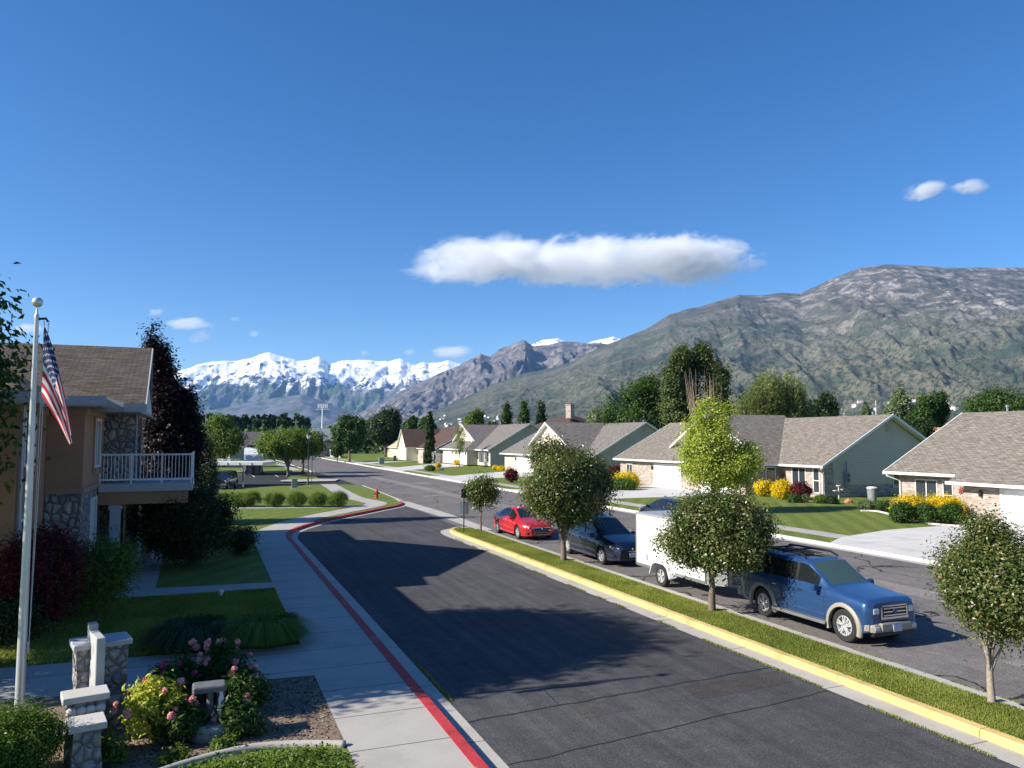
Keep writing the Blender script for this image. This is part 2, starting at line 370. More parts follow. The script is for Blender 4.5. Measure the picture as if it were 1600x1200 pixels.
# ---------------- leaves -----------------
def leaves(C,Nrm,size,asp=.5,rng=RNG,sv=.35):
    n=len(C); Nrm=Nrm/np.linalg.norm(Nrm,axis=1,keepdims=True).clip(1e-6)
    r=rng.normal(size=(n,3)); a=np.cross(Nrm,r); a/=np.linalg.norm(a,axis=1,keepdims=True).clip(1e-6); b=np.cross(Nrm,a)
    L=(size*(1+sv*rng.uniform(-1,1,n)))[:,None]; w=L*asp
    V=np.stack([C-a*L*.5,C+b*w*.5+a*L*.05+Nrm*w*.18,C+a*L*.5-Nrm*L*.12,C-b*w*.5+a*L*.05+Nrm*w*.18],1)
    return V.reshape(-1,3)
def crown(name,blobs,nclump,per,cr,size,mat,parent=None,seed=1,asp=.5,up=.5,surf=.45,flat=1.0,droop=0,tips=None,out=.8,rmix=(.55,.45)):
    rng=np.random.default_rng(seed); vols=np.array([b[1][0]*b[1][1]*b[1][2] for b in blobs])**.75; vols=vols/vols.sum()
    which=rng.choice(len(blobs),nclump,p=vols); B=np.array([b[0] for b in blobs],float)[which]; Rr=np.array([b[1] for b in blobs],float)[which]
    d=rng.normal(size=(nclump,3)); d/=np.linalg.norm(d,axis=1,keepdims=True)
    rad=rng.uniform(surf,1,nclump)**.6; rad=np.where(rng.uniform(0,1,nclump)<.14,rad*rng.uniform(1.02,1.14,nclump),rad); cl=B+d*Rr*rad[:,None]
    ctr=np.average(np.array([b[0] for b in blobs],float),axis=0,weights=vols)
    idx=np.repeat(np.arange(nclump),per); n=len(idx)
    csz=cr*rng.uniform(.6,1.3,nclump)
    g=rng.normal(size=(n,3))*(csz[idx]*.5)[:,None]; g[:,2]*=flat
    if droop: 
        dz=rng.uniform(0,1,n)*droop; g[:,2]-=dz
    C=cl[idx]+g
    outv=C-ctr; outv/=np.linalg.norm(outv,axis=1,keepdims=True).clip(1e-6)
    loc=g/np.linalg.norm(g,axis=1,keepdims=True).clip(1e-6)
    Nr=outv*out*.6+loc*out*.6+rng.normal(size=(n,3))*.55+np.array([0,0,up])
    V=leaves(C,Nr,size,asp,rng)
    rc=rng.uniform(0,1,nclump)[idx]*rmix[0]+rng.uniform(0,1,n)*rmix[1]
    Fq=np.arange(4*n).reshape(n,4)
    return npmesh(name,V,Fq,mat,parent,np.repeat(rc,4)), cl
def trunkmesh(name,h,r0,r1,targets,mat,parent,seed=0,bend=.06,nb=10,brad=.35):
    rg=random.Random(seed); m=MB(); pts=[];rad=[]
    n=7
    for i in range(n):
        f=i/(n-1); pts.append((rg.uniform(-bend,bend)*h*f*.5,rg.uniform(-bend,bend)*h*f*.5,-.15+(h+.15)*f)); rad.append(r0*(1.35 if i==0 else 1)*(1-f)+r1*f)
    m.tube(pts,rad,9)
    for k in range(min(nb,len(targets))):
        t=Vector(targets[k]); f=rg.uniform(.55,1); i=int(f*(n-1)); b=Vector(pts[i]); mid=b.lerp(t,.5)+Vector((rg.uniform(-.1,.1),rg.uniform(-.1,.1),.12))*(t-b).length*.6
        rr=rad[i]*brad*2; m.tube([b,b.lerp(mid,.5)+Vector((0,0,.04)),mid,t],[rr*.9,rr*.7,rr*.5,rr*.12],6,cap=False)
    return m.build(name,mat,parent,smooth=180,uv=False)
# ---------------- material library -----------------
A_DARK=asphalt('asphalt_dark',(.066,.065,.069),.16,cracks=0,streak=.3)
A_STREET=asphalt('asphalt_street',(.165,.152,.146),.14,cracks=1.0)
A_PATCH=asphalt('asphalt_patch',(.235,.213,.20),.12)
A_LOT=asphalt('asphalt_lot',(.045,.047,.052),.15)
SEAL=simple('crack_seal',(.012,.012,.013),.7,0,.1)
CONC=concrete('concrete_walk',(.40,.375,.335),1.5)
CONC2=concrete('concrete_gutter',(.42,.395,.355),3.0)
CONCF=concrete('concrete_drive',(.56,.54,.51),4.5,4.0)
REDP=kerbpaint('red_kerb_paint',(.42,.03,.035))
YELP=kerbpaint('yellow_kerb_paint',(.62,.45,.17),(.40,.33,.2))
G_NEAR=grassmat('lawn_near',(.09,.13,.02),(.15,.19,.035))
G_FAR=grassmat('lawn_far',(.11,.155,.026),(.175,.22,.048),.10,35)
G_DARK=grassmat('lawn_dark',(.02,.045,.006),(.035,.07,.010))
DIRT=simple('dirt',(.20,.145,.10),.95,0,.35,30,bmp=.9,bscale=60)
WHITE=simple('white_paint',(.78,.77,.74),.5,0,.04,2)
OFFW=simple('off_white',(.62,.60,.56),.6,0,.06,2)
GLASS=glassdark('window_glass',(.03,.04,.05),.05,.9)
CARGLASS=glassdark('car_glass',(.012,.016,.018),.03,.9)
BARK=simple('bark',(.16,.125,.095),.95,0,.3,18,bmp=.9,bscale=30)
BARKL=simple('bark_pale',(.30,.25,.20),.95,0,.25,18,bmp=.8,bscale=30)
METAL=simple('metal_grey',(.45,.46,.47),.35,.8,.06,3)
DARKM=simple('dark_metal',(.02,.022,.024),.5,.3,.1,3)
BLACKP=simple('black_plastic',(.012,.012,.013),.5,0,.1,3)
RUBBER=simple('rubber',(.018,.018,.018),.85,0,.15,8)
# ---------------- terrain: mountains -----------------
def mountmat(kind):
    m,n,b=_new('mountain_'+kind); b.inputs['Roughness'].default_value=1; b.inputs['Specular IOR Level'].default_value=.05
    v=coords(n,'Object'); geo=N(n,'ShaderNodeNewGeometry'); sepn=N(n,'ShaderNodeSeparateXYZ'); n.links.new(geo.outputs['Normal'],sepn.inputs[0])
    sp=N(n,'ShaderNodeSeparateXYZ'); n.links.new(v,sp.inputs[0]); z=sp.outputs[2]
    def mr(x,a,bb):
        q=N(n,'ShaderNodeMapRange'); q.inputs[1].default_value=a; q.inputs[2].default_value=bb; n.links.new(x,q.inputs[0]); return q.outputs[0]
    def addm(*xs,w=None):
        o=None
        for i,x in enumerate(xs):
            k=N(n,'ShaderNodeMath',operation='MULTIPLY'); k.inputs[1].default_value=w[i]; n.links.new(x,k.inputs[0])
            if o is None:o=k.outputs[0]
            else:
                a=N(n,'ShaderNodeMath',operation='ADD'); n.links.new(o,a.inputs[0]); n.links.new(k.outputs[0],a.inputs[1]); o=a.outputs[0]
        return o
    if kind=='near':
        vs=coords(n,'Object',(.0016,.0016,.0045)); bigp=noise(n,vs,1,6,.62,.4)
        vf=coords(n,'Object',(.012,.012,.03)); fine=noise(n,vf,1,6,.72,.3)
        dots=noise(n,coords(n,'Object',(.05,.05,.05)),1,3,.75)
        veg=ramp(n,bigp,[(.34,(.045,.062,.042)),(.46,(.075,.083,.060)),(.56,(.15,.135,.10)),(.64,(.078,.086,.062))]).outputs[0]
        veg=mixc(n,ramp(n,dots,[(.47,(0,0,0)),(.58,(1,1,1))]).outputs[0],veg,(.035,.052,.028))
        rock=ramp(n,fine,[(.35,(.07,.068,.07)),(.48,(.15,.138,.13)),(.62,(.36,.325,.29))]).outputs[0]
        big2=noise(n,coords(n,'Object',(.00085,.00085,.0022)),1,4,.6,.6)
        streak=noise(n,coords(n,'Object',(.011,.011,.0035)),1,6,.72,.5); led=noise(n,coords(n,'Object',(.0032,.0032,.022)),1,6,.68,.6)
        def mul(a,b_):
            o=N(n,'ShaderNodeMath',operation='MULTIPLY'); n.links.new(a,o.inputs[0]); n.links.new(b_,o.inputs[1]); return o.outputs[0]
        band=mul(mr(z,330,520),mr(z,1330,1150)); xm=mr(sp.outputs[0],2700,4000); xm=addm(xm,xm,w=(.4,.4)); xa=N(n,'ShaderNodeMath',operation='ADD'); xa.inputs[1].default_value=.2; n.links.new(xm,xa.inputs[0]); band=mul(band,xa.outputs[0]); patch=mul(band,ramp(n,big2,[(.40,(0,0,0)),(.50,(1,1,1))]).outputs[0])
        tex=addm(streak,led,w=(.5,.5)); rmask=mul(patch,ramp(n,tex,[(.47,(0,0,0)),(.55,(1,1,1))]).outputs[0])
        edge=mul(band,ramp(n,led,[(.565,(0,0,0)),(.61,(1,1,1))]).outputs[0])
        up=mixc(n,mr(z,560,980),veg,ramp(n,fine,[(.35,(.05,.052,.048)),(.65,(.105,.102,.092))]).outputs[0])
        rockc=ramp(n,streak,[(.38,(.075,.07,.07)),(.5,(.17,.157,.147)),(.62,(.33,.30,.27))]).outputs[0]
        c=mixc(n,rmask,up,rockc); c=mixc(n,mul(edge,mr(fine,.45,.6)),c,(.26,.235,.21))
    elif kind=='mid':
        bigp=noise(n,coords(n,'Object',(.0012,.0012,.003)),1,6,.65,.4); fine=noise(n,coords(n,'Object',(.008,.008,.012)),1,6,.75)
        rock=ramp(n,fine,[(.34,(.045,.045,.052)),(.5,(.12,.11,.11)),(.66,(.27,.24,.22))]).outputs[0]
        veg=ramp(n,bigp,[(.35,(.06,.075,.05)),(.6,(.19,.16,.12))]).outputs[0]
        s=addm(mr(z,60,480),fine,mr(sepn.outputs[2],.95,.7),w=(.8,.5,.3))
        c=mixc(n,ramp(n,s,[(.38,(0,0,0)),(.55,(1,1,1))]).outputs[0],veg,rock)
    else:
        bigp=noise(n,coords(n,'Object',(.0007,.0007,.0012)),1,6,.65,.5); fine=noise(n,coords(n,'Object',(.0045,.0045,.006)),1,6,.78,.3)
        rock=ramp(n,fine,[(.35,(.06,.065,.08)),(.6,(.15,.15,.16))]).outputs[0]
        veg=ramp(n,bigp,[(.38,(.022,.055,.030)),(.6,(.07,.115,.05))]).outputs[0]
        low=mixc(n,ramp(n,fine,[(.56,(0,0,0)),(.66,(.7,.7,.7))]).outputs[0],veg,rock)
        s=addm(mr(z,640,980),mr(fine,.39,.61),mr(sepn.outputs[2],.55,.95),mr(bigp,.3,.7),w=(.50,.70,.2,.22))
        k=ramp(n,s,[(.82,(0,0,0)),(.86,(1,1,1))]).outputs[0]; km=N(n,'ShaderNodeMath',operation='MULTIPLY'); n.links.new(k,km.inputs[0]); n.links.new(mr(z,600,720),km.inputs[1]); k=km.outputs[0]
        c=mixc(n,k,mixc(n,ramp(n,s,[(.42,(0,0,0)),(.56,(1,1,1))]).outputs[0],low,rock),(.86,.87,.9))
    n.links.new(c,b.inputs['Base Color'])
    return m
def terrain(name,prof,R0,R1,mat,seed,amp,gl,step=2.0,nv=150,x0=-160,x1=1760,pw=1.25,crest=5,base=-8,back=.25,rough=1.0,spur=0):
    xs=np.arange(x0,x1+step,step); pp=np.array(prof,float); py=np.interp(xs,pp[:,0],pp[:,1])
    # small crest noise
    py=py-crest*.35*fbm(xs/14.0,xs*0+seed,4,seed,.6)
    ss=np.concatenate([np.linspace(0,1,nv)**.85,1+np.linspace(.02,1,int(nv*back))*.35]); 
    U,S=np.meshgrid(xs,ss); PY=np.meshgrid(py,ss)[0]
    D=R0+(R1-R0)*S; Hc=EYE+(HOR-PY)/F*R1
    X=(U-800)/F*D
    f=np.where(S<=1,S.clip(0,1)**pw,1-(S-1)*1.6)
    Hh=(Hc-base)*f+base
    env=np.where(S<=1,np.sin(np.pi*S.clip(0,1)**.8).clip(0)**.7,0)*((Hc-base).clip(0)/900).clip(0,1.2)
    wx=X/gl; wd=D/(gl*2.1)
    warp=fbm(wx*.6,wd*.6,3,seed+5)*.7
    n1=fbm(wx+warp,wd+warp*.5,6,seed,.55,ridged=True); n2=fbm(X/(gl*.33),D/(gl*.33),5,seed+9,.6)
    Hh=Hh+env*amp*((n1-.35)*1.0+n2*.28*rough)
    if spur:
        sp=fbm(X/(gl*4),D/(gl*9),2,seed+31,ridged=True); Hh=Hh+env*spur*sp
    # keep below the crest sight line
    lim=EYE+(HOR-PY)/F*D-2; Hh=np.where(S<.995,np.minimum(Hh,np.where(HOR-PY>0,lim-(1-S)*8,lim)),Hh)
    Hh=np.where(S<.03,np.minimum(Hh,base+ (S/.03)*6),Hh)
    Wx=X*CV[0]+D*CV[1]; Wy=X*CU[0]+D*CU[1]
    V=np.stack([Wx,Wy,Hh],-1).reshape(-1,3); nr,nc=U.shape
    i=np.arange(nr*nc).reshape(nr,nc); Q=np.stack([i[:-1,:-1],i[:-1,1:],i[1:,1:],i[1:,:-1]],-1).reshape(-1,4)
    o=npmesh(name,V,Q,mat); o.data.polygons.foreach_set('use_smooth',[True]*len(o.data.polygons)); return struct(o)
profA=[(-200,700),(560,690),(600,676),(661,652),(717,626),(770,600),(822,583),(882,570),(935,544),(972,529),(1010,514),(1047,491),(1075,482),(1100,477),(1156,459),(1190,460),(1219,456),(1256,456.5),(1275,447),(1319,428),(1350,416),(1397,410),(1444,412),(1506,416),(1600,415),(1800,430)]
profB=[(-200,700),(430,694),(500,670),(560,645),(582,637),(635,607),(660,596),(684,585),(710,574),(736,561),(751,552),(766,557),(781,544),(804,536),(819,530),(834,541),(856,538),(879,532),(916,536),(950,536),(1000,545),(1100,560),(1800,600)]
profC=[(-200,610),(0,604),(100,600),(200,592),(287,577),(309,569),(334,564),(370,563),(386,560),(403,554),(419,550.5),(436,556.5),(458,561.5),(463,564),(477,563),(496,557),(505,561),(512,569),(529,564),(540,562),(562,562.5),(584,563),(606,564.5),(623,559),(637,565),(648,570),(659,566),(670,567.5),(700,563),(715,568),(740,572),(800,556),(834,537),(848,530.5),(872,527.5),(885,533),(910,540),(925,534),(958,525),(972,529),(985,540),(1050,560),(1800,600)]
profD=[(-200,640),(250,640),(330,641),(380,632),(430,622),(470,616),(500,626),(540,640),(600,652),(700,672),(1800,690)]
terrain('mountain',profC,8200,12500,mountmat('snow'),3,330,900,2.0,150,pw=1.15,crest=5,x1=1150,rough=1.1)
terrain('foothills',profD,7200,9300,mountmat('snow'),23,140,700,3.0,70,pw=1.1,crest=3,x1=900)
terrain('mountain',profB,4600,7600,mountmat('mid'),11,330,520,1.8,150,pw=1.05,crest=6,x0=380,x1=1200,rough=1.2)
terrain('mountain',profA,1700,5200,mountmat('near'),41,95,420,2.0,230,pw=1.35,crest=3,x0=520,x1=1760,rough=1.0,spur=70)
# ---------------- ground sheet -----------------
gm,gn,gb=_new('valley'); gb.inputs['Roughness'].default_value=.95
gv=coords(gn); gc=ramp(gn,noise(gn,gv,.01,6,.7),[(.35,(.05,.085,.025)),(.5,(.11,.12,.05)),(.62,(.06,.08,.03))]).outputs[0]; gn.links.new(gc,gb.inputs['Base Color'])
struct(MB().sheet([(-24000,-400),(24000,-400),(24000,24000),(-24000,24000)],-.06).build('ground',gm,uv=False))
# ---------------- clouds (outside the haze) -----------------
def cloudmat(i,size,dens,seed,thr=.0):
    m=bpy.data.materials.new('cloud'); m.use_nodes=True; n=m.node_tree; n.nodes.remove(n.nodes['Principled BSDF'])
    v=N(n,'ShaderNodeVolumePrincipled'); v.inputs['Color'].default_value=(1,1,1,1); v.inputs['Anisotropy'].default_value=.2
    tc=N(n,'ShaderNodeTexCoord'); 
    # object coordinates are normalised: the cloud is the unit ball
    ln=N(n,'ShaderNodeVectorMath',operation='LENGTH'); n.links.new(tc.outputs['Object'],ln.inputs[0])
    mp=N(n,'ShaderNodeMapping'); mp.inputs['Scale'].default_value=(max(size[0]/620,1.5),max(size[1]/620,1.3),max(size[2]/330,1.1)); mp.inputs['Location'].default_value=(seed*3.1,seed*1.7,seed*.9); n.links.new(tc.outputs['Object'],mp.inputs[0])
    nz=noise(n,mp.outputs[0],1.0,12,.70,.6)
    nn=N(n,'ShaderNodeMath',operation='MULTIPLY'); nn.inputs[1].default_value=5.0; n.links.new(nz,nn.inputs[0])
    s=N(n,'ShaderNodeMath',operation='SUBTRACT'); pw=N(n,'ShaderNodeMath',operation='POWER'); pw.inputs[1].default_value=2; n.links.new(ln.outputs[1],pw.inputs[0]); p2=N(n,'ShaderNodeMath',operation='MULTIPLY'); p2.inputs[1].default_value=2.3; n.links.new(pw.outputs[0],p2.inputs[0]); n.links.new(nn.outputs[0],s.inputs[0]); n.links.new(p2.outputs[0],s.inputs[1])
    mr=N(n,'ShaderNodeMapRange'); mr.inputs[1].default_value=1.62+thr; mr.inputs[2].default_value=2.45+thr; mr.inputs[3].default_value=0; mr.inputs[4].default_value=dens; n.links.new(s.outputs[0],mr.inputs[0])
    n.links.new(mr.outputs[0],v.inputs['Density']); n.links.new(v.outputs[0],n.nodes['Material Output'].inputs['Volume']); return m
def unit_ball(name,seg=24):
    m=MB(); prof=[(math.sin(math.pi*i/12)*1.0,-math.cos(math.pi*i/12)) for i in range(13)]; prof[0]=(.001,-1); prof[-1]=(.001,1)
    m.lathe(prof,seg); return m
CLOUD_D=14500
def cloud(px0,px1,py0,py1,seed,dens=.006,thr=0,tilt=0,dep=1.0):
    c=PD((px0+px1)/2,(py0+py1)/2,CLOUD_D); w=(px1-px0)/2/F*CLOUD_D*1.42; h=(py1-py0)/2/F*CLOUD_D*1.5
    d=min(w*.5,1300)*dep
    o=unit_ball('cloud').build('cloud',cloudmat(seed,(w,d,h),dens,seed,thr),uv=False); o.location=c; o.scale=(w,d,h); o.rotation_euler=(0,tilt,-YAW)
    return struct(o)
CL=[(720,1130,372,440,1,.0034,-.30,0),(636,870,366,440,2,.003,-.15,-.10),(930,1188,362,445,3,.004,-.02,0),(1010,1196,372,440,11,.004,-.12,-.06),
 (250,332,494,516,4,.005,-.05,-.04),(290,330,515,535,5,.005,0,-.2),(665,742,540,560,6,.005,-.05,-.05),(1422,1500,276,302,7,.005,-.12,-.22),(1500,1562,273,298,8,.005,-.12,-.1),
 (8,70,504,521,9,.005,-.05,0),(224,256,480,494,10,.004,0,-.2),(384,404,516,526,12,.005,-.05,0),(560,576,547,556,13,.005,-.05,0),(628,650,544,556,14,.005,-.03,-.2),(354,374,493,502,15,.004,0,0)]
for q in CL: cloud(*q)
# ---------------- haze -----------------
hm=bpy.data.materials.new('haze'); hm.use_nodes=True; hn=hm.node_tree; hn.nodes.remove(hn.nodes['Principled BSDF'])
hv=N(hn,'ShaderNodeVolumePrincipled'); hv.inputs['Color'].default_value=(.27,.54,1,1); hv.inputs['Density'].default_value=3.3e-5; hv.inputs['Anisotropy'].default_value=.1
hn.links.new(hv.outputs[0],hn.nodes['Material Output'].inputs['Volume'])
def haze():
    D=14000
    hz=MB(); cs=[]
    for (x,d) in ((-12500,-300),(12500,-300),(16500,13600),(-12500,13600)):
        cs.append((x*CV[0]+d*CV[1], x*CU[0]+d*CU[1]))
    hz.prism(cs,-12,1560); o=hz.build('haze',hm,uv=False); o['kind']='stuff'; o['label']='thin blue haze filling the valley in front of the mountains'; return o
haze()
# ---------------- roads, kerbs, walks, lawns -----------------
def smoothline(pts,n=8):
    p=[Vector((q[0],q[1],0)) for q in pts]; out=[]
    for i in range(len(p)-1):
        a=p[max(i-1,0)];b=p[i];c=p[i+1];d=p[min(i+2,len(p)-1)]
        for k in range(n):
            t=k/n; out.append(.5*((2*b)+(c-a)*t+(2*a-5*b+4*c-d)*t*t+(3*b-a-3*c+d)*t**3))
    out.append(p[-1]); return out
def offs(line,d):
    o=[]
    for i,p in enumerate(line):
        t=(line[min(i+1,len(line)-1)]-line[max(i-1,0)]).normalized(); o.append(p+Vector((t.y,-t.x,0))*d)
    return o
def ribbon(m,line,d0,d1,z0,z1=None,mi=0):
    a=offs(line,d0);b=offs(line,d1); z1=z0 if z1 is None else z1; n=len(line)
    vs=[(p.x,p.y,z0) for p in a]+[(p.x,p.y,z1) for p in b]
    up=1 if d1>d0 else -1
    fs=[(i,n+i,n+i+1,i+1) if up>0 else (i,i+1,n+i+1,n+i) for i in range(n-1)]
    # facing: ensure normals up
    return m.add(vs,fs,mi)
def vwall(m,line,d,z0,z1,mi=0):
    a=offs(line,d); n=len(a); m.add([(p.x,p.y,z0) for p in a]+[(p.x,p.y,z1) for p in a],[(i,i+1,n+i+1,n+i) for i in range(n-1)],mi)
def kerb(name,line,mats,w=.16,gut=.45,side=1,top=.145,label=None,gz=.006):
    # line = road-side foot of the kerb; side=+1: kerb body lies to the right of the travel direction
    m=MB(); s=side
    vwall(m,line,0,0,top*.8,0); ribbon(m,line,0,s*.03,top*.8,top,0); ribbon(m,line,s*.03,s*w,top,top,0); vwall(m,line,s*w,top,.0,0)
    if gut: ribbon(m,line,0,-s*gut,gz+.004,gz,1)
    o=m.build(name,mats); 
    bm=bmesh.new(); bm.from_mesh(o.data); 
    for f in bm.faces:
        if abs(f.normal.z)>.3 and f.normal.z<0: f.normal_flip()
    bm.to_mesh(o.data); bm.free()
    return struct(o)
RC=[(x_+.17,y_) for x_,y_ in [(3.75,-12),(3.75,0),(3.75,12),(3.75,24),(3.72,36),(3.75,39.5),(4.5,42.7),(6.9,47.0),(9.2,50.0),(11.1,52.5),(12.7,54.6),(13.5,56.6),(13.8,59),(14.1,62),(14.4,68),(14.8,79)]]
rc=smoothline(RC,8); ri=min(range(len(rc)),key=lambda i:abs(rc[i].y-57.6))
YC=[(11.8,-12),(11.8,10),(11.8,30),(11.75,36.5),(11.8,38.2),(12.1,39.4),(12.7,39.9),(13.2,39.4),(13.5,38.2),(13.55,36),(13.55,30),(13.55,10),(13.55,-12)]
yc=smoothline(YC,6); yi=min(range(len(yc)),key=lambda i:(yc[i]-Vector((12.7,39.9,0))).length)
# private road and street sheets
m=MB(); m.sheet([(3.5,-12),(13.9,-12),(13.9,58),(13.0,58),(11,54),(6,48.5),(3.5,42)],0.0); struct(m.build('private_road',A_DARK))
m=MB(); m.sheet([(13.0,-12),(26.7,-12),(26.9,60),(26.9,140),(27.5,240),(15.2,240),(15.0,119),(15.0,90),(14.6,79),(13.9,58),(13.0,40)],.004); struct(m.build('street',A_STREET))
m=MB(); m.sheet([(19.4,118),(20.5,118),(20.6,60),(21.6,22),(22.0,-12),(20.9,-12),(20.4,22),(19.3,60)],.008)
m.sheet([(14,67.3),(26,71.6),(26,72.3),(14,68.0)],.009)
m.sheet([(17.2,63.3),(20.0,64.2),(19.8,65.2),(17.0,64.3)],.012); m.sheet([(21.2,81),(23.3,82),(23.1,84.5),(21,83.5)],.012); m.sheet([(16.2,12.0),(26,11.2),(26,-10),(16.4,-10)],.008)
struct(m.build('road_patch',A_PATCH))
struct(MB().sheet([(8.6,12.35),(11.1,12.6),(11.2,13.3),(8.8,13.15)],.003).build('road_patch',asphalt('asphalt_worn',(.075,.068,.066),.25)))
struct(MB().sheet([(6.2,12.3),(7.3,12.4),(7.1,13.0),(6.3,12.95)],.003).build('road_patch',MATS.get('w') or asphalt('asphalt_worn2',(.062,.060,.060),.3)))
# tar seams across the private road
m=MB()
def seam(a,b,w,sd,z=.004):
    rg=random.Random(sd); pts=[]; n=26
    for i in range(n+1):
        f=i/n; pts.append(Vector((a[0]+(b[0]-a[0])*f,a[1]+(b[1]-a[1])*f+rg.uniform(-.03,.03),0)))
    ribbon(m,pts,-w/2,w/2,z,z)
seam((4.3,12.9),(11.3,13.55),.045,1); seam((4.3,11.0),(11.3,11.9),.03,2); seam((4.3,26.0),(11.3,26.5),.012,3)
seam((6.1,13.1),(6.2,14.0),.02,4); seam((6.1,14.0),(7.0,14.1),.02,5)
for f in m.f: pass
struct(m.build('tar_seam',SEAL))
for ob in ('tar_seam',):
    me=bpy.data.objects[ob].data; bm=bmesh.new(); bm.from_mesh(me)
    for f in bm.faces:
        if f.normal.z<0: f.normal_flip()
    bm.to_mesh(me); bm.free()
# mouth: concrete cross gutter between the two roads
m=MB(); m.sheet([(13.55,39.0),(14.35,39.0),(14.75,48),(14.65,58.5),(14.2,60),(13.75,58.6),(13.45,56),(13.7,48)],.010); struct(m.build('gutter_pan',CONC2))
m=MB(); m.sheet([(13.55,-12),(14.0,-12),(14.0,39),(13.55,39)],.009); m.sheet([(25.8,-12),(26.3,-12),(26.4,90),(26.6,140),(27,235),(26.5,235),(26.1,140),(25.9,90)],.009)
m.sheet([(14.15,60),(14.55,60),(15.25,80),(14.8,80)],.009); struct(m.build('street_gutter',CONC2))
kerb('red_kerb',rc[:ri+1],[REDP,CONC2],side=-1,gut=.36,w=.22); kerb('kerb',rc[ri:],[CONC2,CONC2],side=-1,gut=0)
kerb('yellow_kerb',yc[:yi+1],[YELP,CONC2],side=1,gut=.5,w=.22); kerb('kerb',yc[yi:],[CONC2,CONC2],side=1,gut=0,w=.2)
fk=[Vector(q) for q in ((26.3,-12,0),(26.3,60,0),(26.4,100,0),(26.6,150,0),(27.2,238,0))]; kerb('kerb',fk,[CONCF,CONCF],side=1,gut=0,w=.2)
# grass slabs
def slabpoly(name,poly,mat,z=.12): 
    m=MB(); m.prism(poly,-.05,z,bottom=False); return struct(m.build(name,mat))
inner=[tuple(p)[:2] for p in offs(rc,-.15)]
slabpoly('lawn',[(-70,-12)]+inner+[(13.6,81.5),(9.8,82.8),(1.2,78.2),(-70,78)],G_FAR,.12)
medin=[tuple(p)[:2] for p in offs(yc,.18)]; slabpoly('median_grass',medin,G_NEAR,.13)
slabpoly('lawn',[(26.45,-12),(120,-12),(120,260),(27.4,260),(26.7,150),(26.5,90)],G_FAR,.12)
# sidewalk on the left
m=MB(); wl=smoothline([(2.9,-12),(2.9,10),(2.9,30),(2.92,37),(3.1,41),(4.2,44.4),(6.2,48.3),(8.6,51.6),(10.6,54.2),(11.7,56.7),(11.5,59.5),(11.1,63),(11.3,70),(11.6,76),(11.9,82.5)],8)
n=len(wl)
a=offs(wl,-.78); b=offs(wl,.78)
# near the kerb the walk touches it
bb=[]; 
for i,p in enumerate(wl):
    q=b[i]
    if p.y<46: 
        k=min(offs(rc,-.16),key=lambda r_:(r_-q).length); q=k
    bb.append(q)
m.add([(p.x,p.y,.135) for p in a]+[(p.x,p.y,.135) for p in bb],[(i,n+i,n+i+1,i+1) for i in range(n-1)])
struct(m.build('sidewalk',CONC))
def sheetobj(name,poly,mat,z): 
    return struct(MB().sheet(poly,z).build(name,mat))
sheetobj('path',[(-2.9,27.4),(-8,28.6),(-8,27.2),(-3.2,26.0),(2.15,25.6),(2.15,26.9),(-1.4,27.2),(-1.5,34),(-1.2,40),(-3,40),(-2.85,33)],CONC,.131)
sheetobj('path',[(2.14,16.1),(2.14,18.6),(-2,18.9),(-9,19.2),(-9,17.2),(-3,16.6),(.9,16.2)],CONC,.131)
sheetobj('path',[(9.6,53.9),(10.6,54.9),(9.4,55.4),(-14,62.3),(-14,60.4),(2,55.9)],CONC,.131)
sheetobj('dirt_bed',[(2.12,12.4),(2.12,16.05),(.9,16.1),(-1.2,16.6),(-4.2,16.4),(-4.6,12.4),(-1.5,11.6),(-.4,12.3),(1.1,12.75)],DIRT,.128)
# curved mow kerb and the grass inside it
m=MB(); mk=smoothline([(2.1,12.3),(1.5,12.55),(.8,12.7),(.1,12.55),(-.6,12.2),(-1.1,11.7),(-1.4,11.0)],8)
m.tube([(p.x,p.y,.14) for p in mk],.075,8); struct(m.build('mow_kerb',CONC2,smooth=180))
# far side: sidewalk and drives
m=MB(); m.sheet([(28.0,-12),(29.35,-12),(29.4,90),(29.7,150),(30.4,236),(29,236),(28.3,150),(28.05,90)],.1305); struct(m.build('sidewalk',CONC))
sheetobj('driveway',[(26.45,-6),(42.6,-6),(42.6,31.2),(38.2,30.8),(33,30.4),(28.6,29.0),(26.45,27.6)],CONCF,.135)
sheetobj('driveway',[(26.5,52.5),(28.7,54),(42.7,54.4),(42.7,68.5),(33,67.3),(28.6,66.5),(26.5,68)],CONCF,.135)
sheetobj('driveway',[(26.55,79.5),(29.6,84),(31.4,87.3),(42.6,92.5),(42.6,107),(38.8,103.7),(29.6,95),(26.6,96.5)],CONCF,.135)
sheetobj('driveway',[(26.65,112),(29.9,116.5),(42.6,130),(42.6,146),(30,127.5),(26.7,128.5)],CONCF,.135)
sheetobj('driveway',[(26.75,148),(30,150),(44,165),(44,170),(30,156),(26.8,156)],CONCF,.135)
